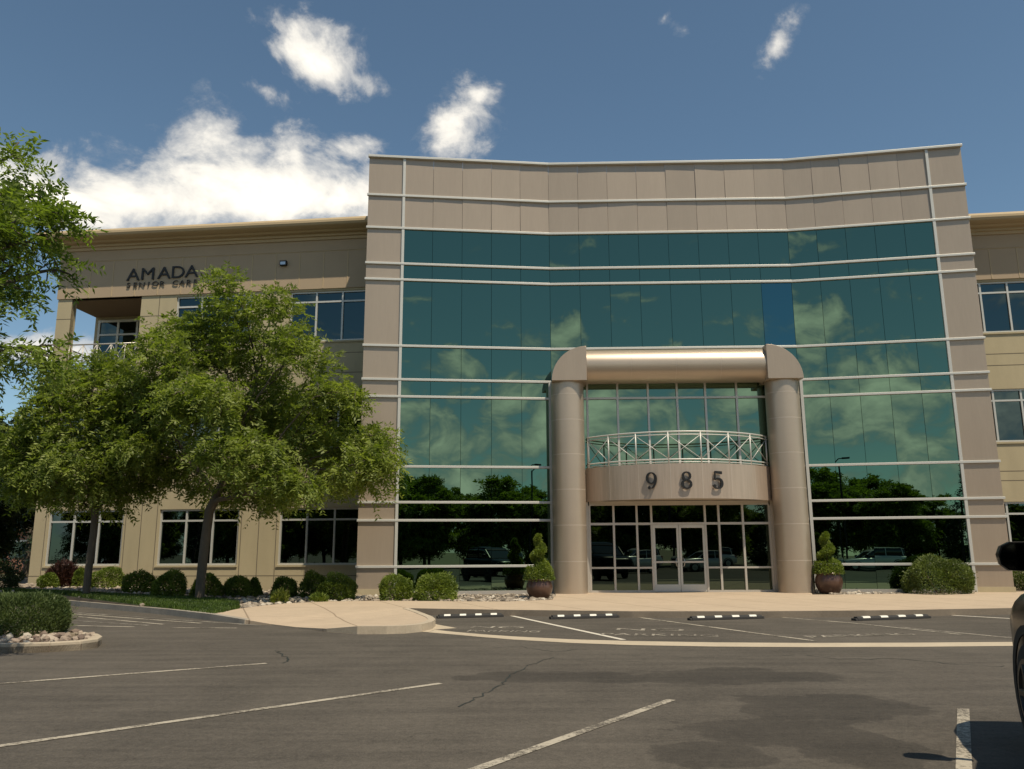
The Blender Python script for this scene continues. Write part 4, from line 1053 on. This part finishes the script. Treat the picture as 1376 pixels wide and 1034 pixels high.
# grass blades
def inside(poly, x, y):
    c = False; j = len(poly) - 1
    for i in range(len(poly)):
        xi, yi = poly[i][0], poly[i][1]; xj, yj = poly[j][0], poly[j][1]
        if (yi > y) != (yj > y) and x < (xj - xi) * (y - yi) / (yj - yi) + xi: c = not c
        j = i
    return c
rs = np.random.RandomState(4); V = []
xs_ = [p[0] for p in lawnpoly]; ys_ = [p[1] for p in lawnpoly]
cnt = 0
while cnt < 26000:
    x, y = rs.uniform(max(min(xs_), -19), max(xs_)), rs.uniform(min(ys_), max(ys_))
    if not inside(lawnpoly, x, y): continue
    cnt += 1; a = rs.uniform(0, 6.28); h_ = rs.uniform(.04, .09); w_ = .012; z = zb(x); l = rs.normal(size=2) * .03
    ca, sa = math.cos(a) * w_, math.sin(a) * w_
    V += [(x - ca, y - sa, z), (x + ca, y + sa, z), (x + l[0] + ca * .3, y + l[1] + sa * .3, z + h_), (x + l[0] - ca * .3, y + l[1] - sa * .3, z + h_)]
me = quads_mesh('grass', np.array(V), M['grass']); o = bpy.data.objects.new('grass', me); COL.objects.link(o); tag(o, 'short green grass on the shaded lawn under the two trees', 'grass', kind='stuff')
# landscape rock in the beds
def rock_geo(rs, r):
    bm = bmesh.new(); bmesh.ops.create_icosphere(bm, subdivisions=1, radius=1.0)
    s = (rs.uniform(.7, 1.3), rs.uniform(.6, 1.1), rs.uniform(.4, .8)); o3 = Vector((rs.uniform(0, 99), 0, 0))
    vs = []
    for v in bm.verts:
        k = 1 + .35 * mnoise.noise(v.co * 1.3 + o3); vs.append((v.co.x * s[0] * k * r, v.co.y * s[1] * k * r, v.co.z * s[2] * k * r))
    fs = [tuple(v.index for v in f.verts) for f in bm.faces]; bm.free(); return vs, fs
rk = random.Random(8); geos = [rock_geo(rk, 1.0) for _ in range(12)]
swalk = CL[5:] + CR + back
mb = MB(); cnt = 0
def put_rock(mb, x, y, z, r):
    vs, fs = geos[rk.randrange(12)]; a = rk.uniform(0, 6.28); c, s = math.cos(a), math.sin(a)
    mb.add([(x + (v[0] * c - v[1] * s) * r, y + (v[0] * s + v[1] * c) * r, z + v[2] * r) for v in vs], fs)
while cnt < 2600:
    x = rk.uniform(-19, 17.5); y = rk.uniform(21, 33)
    if inside(swalk, x, y) or inside(lawnpoly, x, y) or not inside(bedpoly, x, y): continue
    lim = (W.A.y + (W.d.y / W.d.x) * (x - W.A.x)) if x < -5.2 else (28.3 if x < 2 else 28.6)
    if y > lim - .1 or (1.3 < x < 10.3): continue
    if x < -9 and y < 20: continue
    cnt += 1; put_rock(mb, x, y, zb(x) - .03 + .02, rk.uniform(.04, .11))
mb.build('landscape_rock', M['river_rock'], label='pale grey and tan landscape stones covering the planting beds by the building', cat='stones', kind='stuff', fixn=False)

# ------------------------------------------------------------------ parking island on the left
it = gp([(-260, 868), (-120, 867), (0, 865.7), (67, 864), (110, 861.5), (132, 858.5), (137.5, 855), (132, 851.8), (112, 849.5), (60, 848), (-60, 846), (-260, 846)])
slab('island_bed', it, M['soil'], .2, None, -.045)
ribbon('island_kerb', it, .0, .17, M['concrete_curb'], LOT - .05, .0, True).build('island_kerb', M['concrete_curb'], kind='structure', bevel=.02)
p = on_z(30, 856, 0)
# juniper mound
shrub('juniper_bush', -75, 96, 797, 855, 'leaf_juniper', 'low clipped juniper mound on the left parking island', 'bush', 26000, .07, .018, 41, depth=.6, up=.9, sq=.95)
rk2 = random.Random(19); protos = []
gm = []
for vs, fs in geos[:6]:
    me = bpy.data.meshes.new('stone'); me.from_pydata(vs, [], fs); me.materials.append(M['river_rock_single']); gm.append(me)
cnt = 0
for ax, ay in [(x, y) for y in (851, 854.5, 858, 861.5) for x in range(-60, 132, 8)]:
    px, py = ax + rk2.uniform(-3.5, 3.5), ay + rk2.uniform(-1.5, 1.5)
    if py > 863.2 - max(0, px - 60) * .06 - .3 or px > 126: continue
    if py < 853 and px < 92: continue
    q = on_z(px, py, 0); o = bpy.data.objects.new('stone', gm[cnt % 6]); COL.objects.link(o); r = rk2.uniform(.045, .10) * (1.5 if rk2.random() < .12 else 1)
    o.location = (q.x, q.y, -.03 + r * .3); o.scale = (r, r, r); o.rotation_euler = (rk2.uniform(-.4, .4), rk2.uniform(-.4, .4), rk2.uniform(0, 6.28)); cnt += 1
    tag(o, 'rounded tan or grey stone lying in front of the juniper on the left parking island', 'stone', 'loose stones on the left parking island')

# ------------------------------------------------------------------ planters
def planter(px0, px1, ytop, ybase, plant_top, plabel, tlabel, seed):
    pm = (px0 + px1) / 2; p = on_z(pm, ybase - 2.5, 0)
    q0, q1 = at_y(px0, ybase, p.y), at_y(px1, ybase, p.y); r = (q1.x - q0.x) / 2; h_ = at_y(pm, ytop, p.y).z
    mb = MB(); prof = [(r * .02, 0), (r * .68, 0), (r * .74, .03), (r * .93, h_ * .30), (r * 1.0, h_ * .52), (r * .95, h_ * .74), (r * .84, h_ * .88), (r * .84, h_ * .90), (r * .97, h_ * .94), (r * 1.0, h_ * .97), (r * .97, h_), (r * .86, h_), (r * .8, h_ * .9), (.01, h_ * .88)]
    mb.lathe(prof, 0, 0, 40); o = mb.build('planter_pot', M['pot'], local=True, smooth=50, label=plabel, cat='planter', group='bronze planters flanking the entrance', fixn=False)
    o.location = (p.x, p.y, 0)
    # spiral-cut topiary
    H_ = at_y(pm, plant_top, p.y).z - h_; rs = np.random.RandomState(seed); n_ = 7000
    tt = rs.uniform(0, 1, n_) ** 1.15; turns = 2.6
    zz = tt; env = (1 - tt) ** .62 * r * .98 + .05
    low = tt < .30
    ang = 2 * math.pi * turns * tt + seed; th = rs.uniform(0, 2 * math.pi, n_)
    # lower ball: full ring; above it a helical band
    dth = np.where(low, th, ang + rs.normal(0, .85, n_)); rad_ = env * np.where(low, 1.0, .86) * np.where(low, rs.uniform(.75, 1.02, n_), rs.uniform(.55, 1.0, n_))
    groove = np.where(low, 1.0, .80 + .20 * np.cos(dth - ang)); rad_ = rad_ * groove
    P = np.stack([rad_ * np.cos(dth), rad_ * np.sin(dth), h_ * .93 + zz * H_], 1)
    P2_ = np.stack([.35 * env * np.cos(th), .35 * env * np.sin(th), h_ * .93 + zz * H_], 1)
    P = np.concatenate([P, P2_[:2500]]); nn = len(P); a = rs.normal(size=(nn, 3)) * .8 + np.concatenate([np.stack([np.cos(dth), np.sin(dth), np.full(n_, .5)], 1), np.zeros((2500, 3))]); a /= np.linalg.norm(a, axis=1)[:, None]
    b_ = np.cross(a, rs.normal(size=(nn, 3))); b_ /= np.linalg.norm(b_, axis=1)[:, None]; l_, w_ = .07, .028
    V = np.stack([P, P + a * l_ * .5 + b_ * w_ * .5, P + a * l_, P + a * l_ * .5 - b_ * w_ * .5], 1).reshape(-1, 3)
    me = quads_mesh('topiary', V, M['leaf_box']); t_ = bpy.data.objects.new('topiary', me); COL.objects.link(t_); t_.location = o.location
    tag(t_, tlabel, 'plant', 'spiral topiaries flanking the entrance')
    mb = MB(); mb.tube([(0, 0, h_ * .8), (0, 0, h_ + H_ * .9)], [.03, .01], 6); mb.build('stem', M['bark'], t_, local=True)
planter(707, 743, 778, 806, 717, 'round bronze-brown planter pot left of the entrance columns', 'spiral-clipped evergreen growing in the pot left of the entrance', 1)
planter(1097, 1133, 769.5, 799.5, 714, 'round bronze-brown planter pot right of the entrance columns', 'spiral-clipped evergreen growing in the pot right of the entrance', 2)

# ------------------------------------------------------------------ wheel stops
def wheel_stop():
    t_ = empty('wheel_stop'); L, h_ = 1.8, .082
    sec = [(-.085, 0), (-.075, .05), (-.045, h_), (.045, h_), (.075, .05), (.085, 0)]
    mb = MB(); mb.prism(sec, lambda a, b_, d: (d, a, b_), -L / 2 + .05, L / 2 - .05)
    lo = [(-.085, 0), (.085, 0), (.07, .05), (-.07, .05)]
    mb.prism(lo, lambda a, b_, d: (d, a, b_), -L / 2, -L / 2 + .05); mb.prism(lo, lambda a, b_, d: (d, a, b_), L / 2 - .05, L / 2)
    mb.build('block', M['rubber'], t_, local=True, bevel=.008)
    for x in (-.62, -.2, .22, .64):
        mb = MB(); s2 = [(a * 1.02, b_ + .0025) for a, b_ in sec]; w = .085; sk = .03
        for k in range(len(sec) - 1):
            (a0_, b0_), (a1_, b1_) = s2[k], s2[k + 1]
            if max(b0_, b1_) < .06: continue
            if k in (0, 4): continue
            mb.quad((x - w + sk * a0_ * 8, a0_, b0_), (x + w + sk * a0_ * 8, a0_, b0_), (x + w + sk * a1_ * 8, a1_, b1_), (x - w + sk * a1_ * 8, a1_, b1_))
        mb.build('stripe', M['stripe_white'], t_, local=True)
    return t_
ws = wheel_stop()
stops = [((587, 831.3), (676, 829), 'black wheel stop with white stripes, leftmost, by the sidewalk corner'), ((739, 832.3), (831, 830), 'black wheel stop with white stripes in front of the left entrance column'),
         ((925.5, 834), (1025, 831.3), 'black wheel stop with white stripes in front of the entrance doors'), ((1147, 834.5), (1248, 830.8), 'black wheel stop with white stripes, rightmost, below the right glass front')]
for i, (a, b_, lb) in enumerate(stops):
    o = ws if i == 0 else copy_tree(ws); A, B = on_z(*a, LOT), on_z(*b_, LOT); c = (A + B) / 2
    o.location = (c.x, c.y, LOT + .002); o.rotation_euler.z = math.atan2((B - A).y, (B - A).x); o.scale.x = (B - A).length / 1.8
    tag(o, lb, 'wheel stop', 'striped wheel stops along the sidewalk')

# ------------------------------------------------------------------ cars
def make_car(paint, label, loc, yaw, group=None, rim='rim_metal'):
    t_ = empty('parked_car', loc, yaw, label=label, cat='car', group=group)
    # stations along y (front positive): y, half width, z low, z high
    def loft(st, nsec, fn):
        vs = []; fs = []
        for s in st: vs += fn(s)
        for i in range(len(st) - 1):
            for k in range(nsec): fs.append((i * nsec + k, i * nsec + (k + 1) % nsec, (i + 1) * nsec + (k + 1) % nsec, (i + 1) * nsec + k))
        fs.append(tuple(range(nsec - 1, -1, -1))); fs.append(tuple((len(st) - 1) * nsec + k for k in range(nsec))); return vs, fs
    ns_ = 24
    def sec(s):
        y, w, z0, z1, ex = s; out = []
        for k in range(ns_):
            a = 2 * math.pi * (k + .5) / ns_; ca, sa = math.cos(a), math.sin(a); e = ex
            x = w * math.copysign(abs(ca) ** e, ca); z = (z0 + z1) / 2 + (z1 - z0) / 2 * math.copysign(abs(sa) ** e, sa)
            out.append((x, y, z))
        return out
    body = [(-2.38, .70, .42, .92, .4), (-2.34, .86, .34, 1.04, .34), (-2.1, .93, .28, 1.10, .3), (-1.4, .96, .25, 1.11, .28), (0, .96, .24, 1.10, .28), (.9, .96, .24, 1.10, .28), (1.3, .96, .25, 1.09, .30), (1.8, .94, .26, 1.05, .34), (2.1, .89, .28, .99, .38), (2.28, .80, .30, .92, .42), (2.36, .64, .36, .80, .46)]
    mb = MB(); mb.add(*loft(body, ns_, sec)); mb.build('body', M[paint], t_, smooth=50, local=True)
    cab = [(-2.22, .66, 1.0, 1.10, .4), (-2.05, .78, 1.0, 1.52, .35), (-1.7, .78, 1.0, 1.66, .32), (-.6, .78, 1.0, 1.70, .3), (.1, .77, 1.0, 1.66, .32), (.45, .76, 1.0, 1.50, .35), (1.05, .74, 1.0, 1.12, .4)]
    mb = MB(); mb.add(*loft(cab, ns_, sec)); mb.build('window', M['car_glass'], t_, smooth=50, local=True)
    roof = [(-2.08, .70, 1.50, 1.56, .5), (-1.7, .74, 1.60, 1.69, .5), (-.6, .74, 1.64, 1.735, .5), (.1, .72, 1.60, 1.69, .5), (.38, .70, 1.52, 1.56, .5)]
    mb = MB(); mb.add(*loft(roof, ns_, sec)); rf_ = mb.build('roof', M[paint], t_, smooth=50, local=True)
    mb = MB()
    for s in (-1, 1):
        for (ya, za, yb, zb2) in ((-1.95, 1.05, -1.85, 1.56), (-.55, 1.08, -.55, 1.66), (1.02, 1.10, .30, 1.56)):
            mb.tube([(s * .80, ya, za), (s * .745, yb, zb2)], .035, 6)
    mb.build('pillar', M[paint], t_, local=True)
    for sx_ in (-1, 1):
        for y in (-1.45, 1.42):
            mb = MB(); mb.lathe([(.0, -.11), (.25, -.11), (.33, -.10), (.36, -.06), (.36, .06), (.33, .10), (.25, .11), (0, .11)], 0, 0, 28)
            mb.v = [(sx_ * .87 + v[2], y + v[0], .36 + v[1]) for v in mb.v]; wh = mb.build('wheel', M['tyre'], t_, local=True, smooth=40)
            mb = MB(); x = sx_ * .985
            mb.lathe([(.235, .0), (.235, .03), (.20, .035), (.19, .01), (.0, .01)], 0, 0, 24)
            for k in range(5):
                a = 2 * math.pi * k / 5; mb.tube([(0, 0, .02), (.2 * math.cos(a), .2 * math.sin(a), .02)], .028, 6)
            mb.v = [(sx_ * (.975 + v[2] * .6), y + v[0], .36 + v[1]) for v in mb.v]; mb.build('rim', M[rim], wh, local=True, smooth=40)
            mb = MB(); mb.lathe([(.43, 0), (.43, .01), (.37, .01), (.37, 0)], 0, 0, 28); mb.v = [(sx_ * (.957 + v[2]), y + v[0], .38 + v[1]) for v in mb.v if True]; mb.build('wheel_arch', M['rubber'], t_, local=True)
        mb = MB(); pts = [(sx_ * .90, .80, 1.14), (sx_ * 1.0, .80, 1.22)]; mb.tube(pts, .03, 8)
        # mirror housing: rounded shell, long side across the car
        prof = []
        sh = [(.0, .02), (.03, -.075), (.06, -.095), (.22, -.085), (.26, -.05), (.27, .01), (.25, .06), (.20, .085), (.05, .085), (.015, .07)]
        for (dy, sc2) in ((-.055, .97), (-.02, 1.0), (.03, .94), (.075, .70), (.095, .35)):
            prof.append([(sx_ * (.965 + .135 + (a - .135) * sc2), .80 + dy, 1.26 + b_ * sc2) for a, b_ in sh])
        ns2 = len(sh); vs = [v for r_ in prof for v in r_]; fs = []
        for i in range(len(prof) - 1):
            for k in range(ns2): fs.append((i * ns2 + k, i * ns2 + (k + 1) % ns2, (i + 1) * ns2 + (k + 1) % ns2, (i + 1) * ns2 + k))
        fs.append(tuple(range(ns2 - 1, -1, -1))); fs.append(tuple((len(prof) - 1) * ns2 + k for k in range(ns2)))
        mb.add(vs, fs); mr = mb.build('side_mirror', M['paint_dark'], t_, local=True, smooth=45)
        mb = MB(); vs = [(sx_ * (.965 + .135 + (a - .135) * .90), .738, 1.26 + b_ * .88) for a, b_ in sh]; vs2 = [(v[0], .75, v[2]) for v in vs]
        mb.add(vs + vs2, [tuple(range(ns2)), tuple(range(2 * ns2 - 1, ns2 - 1, -1))] + [(k, (k + 1) % ns2, ns2 + (k + 1) % ns2, ns2 + k) for k in range(ns2)]); mb.build('mirror_glass', M['mirror_glass'], mr, local=True)
        mb = MB(); mb.hexa([(sx_ * .52, 2.22, .72), (sx_ * .84, 2.10, .74), (sx_ * .90, 1.85, .80), (sx_ * .60, 2.0, .80), (sx_ * .52, 2.26, .86), (sx_ * .84, 2.14, .90), (sx_ * .90, 1.86, .94), (sx_ * .60, 2.1, .92)]); mb.build('headlight', M['lamp_clear'], t_, local=True, bevel=.02)
        mb = MB(); mb.hexa([(sx_ * .68, -2.37, .80), (sx_ * .88, -2.30, .80), (sx_ * .92, -2.1, .82), (sx_ * .7, -2.2, .82), (sx_ * .68, -2.37, 1.02), (sx_ * .88, -2.30, 1.02), (sx_ * .92, -2.1, 1.02), (sx_ * .7, -2.2, 1.02)]); mb.build('taillight', M['lamp_red'], t_, local=True, bevel=.01)
    mb = MB(); mb.box(-.6, .6, 2.30, 2.38, .38, .50); mb.box(-.5, .5, 2.28, 2.37, .62, .78); mb.build('grille', M['rubber'], t_, local=True, bevel=.02)
    return t_
CAR_YAW = R(-16.5)
def car_loc(yaw, lx, ly, target):   # place the car so that its local (lx, ly) lands on target
    c, s = math.cos(yaw), math.sin(yaw); return (target[0] - (lx * c - ly * s), target[1] - (lx * s + ly * c), LOT)
mir = at_y(1338, 752, 5.8)
CK = 1.12
big = make_car('paint_dark', 'black car at the right edge showing its door mirror and front wing', car_loc(CAR_YAW, -1.235 * CK, .80 * CK, (mir.x, mir.y)), CAR_YAW, rim='rim_dark')
big.scale = (CK, CK, CK)
make_car('paint_white', 'pale car across the car park, mirrored in the glass left of the entrance', (7.7, -9.3, LOT), R(62), 'parked cars mirrored in the glass')
make_car('paint_white', 'white car across the car park, mirrored in the glass right of the entrance', (13.5, -11.8, LOT), R(70), 'parked cars mirrored in the glass')
make_car('paint_dark', 'dark car across the car park, mirrored low in the entrance glass', (-9, -19.5, LOT), R(95), 'parked cars mirrored in the glass')

# lamp posts across the lot (mirrored)
for i, (x, y, lb) in enumerate(((11.7, -14, 'slim dark lamp post across the car park, mirrored in the glass beside the columns'),)):
    t_ = empty('lamp_post', (x, y, LOT), label=lb, cat='lamp post')
    mb = MB(); mb.tube([(0, 0, 0), (0, 0, 8.9)], [.10, .07], 10); mb.tube([(0, 0, 8.8), (.35, 0, 9.15), (.8, 0, 9.2)], .045, 8); mb.build('pole', M['black_metal'], t_, local=True, smooth=40)
    mb = MB(); mb.box(.6, 1.2, -.16, .16, 9.12, 9.26); mb.build('lamp_head', M['black_metal'], t_, local=True, bevel=.02)
    mb = MB(); mb.lathe([(.0, 0), (.28, 0), (.28, .55), (.0, .55)], 0, 0, 20); mb.build('footing', M['gutter'], t_, local=True)

# house far off at the left edge
hx, hy = at_y(-4, 740, 75).x, 75
hh = empty('brick_house', (hx, hy, 0), label='reddish house far off at the left edge beyond the hedge', cat='house')
mb = MB(); mb.box(hx - 7, hx + 4.2, hy, hy + 9, -.2, 3.6); mb.build('wall', M['brick'], hh)
mb = MB(); mb.prism([(-7.5, 3.6), (4.7, 3.6), (-1.4, 6.3)], lambda a, b_, d: (hx + a, hy + d, b_), -.5, 9.5); mb.build('roof', M['roof_tile'], hh)
mb = MB(); mb.box(hx + 1.2, hx + 2.8, hy - .05, hy + .02, 1.2, 2.6); wq = mb.build('window', M['wing_glass'], hh)
mb = MB(); mb.box(hx + 1.1, hx + 2.9, hy - .06, hy - .02, 2.6, 2.75); mb.build('frame', M['white_metal'], wq)
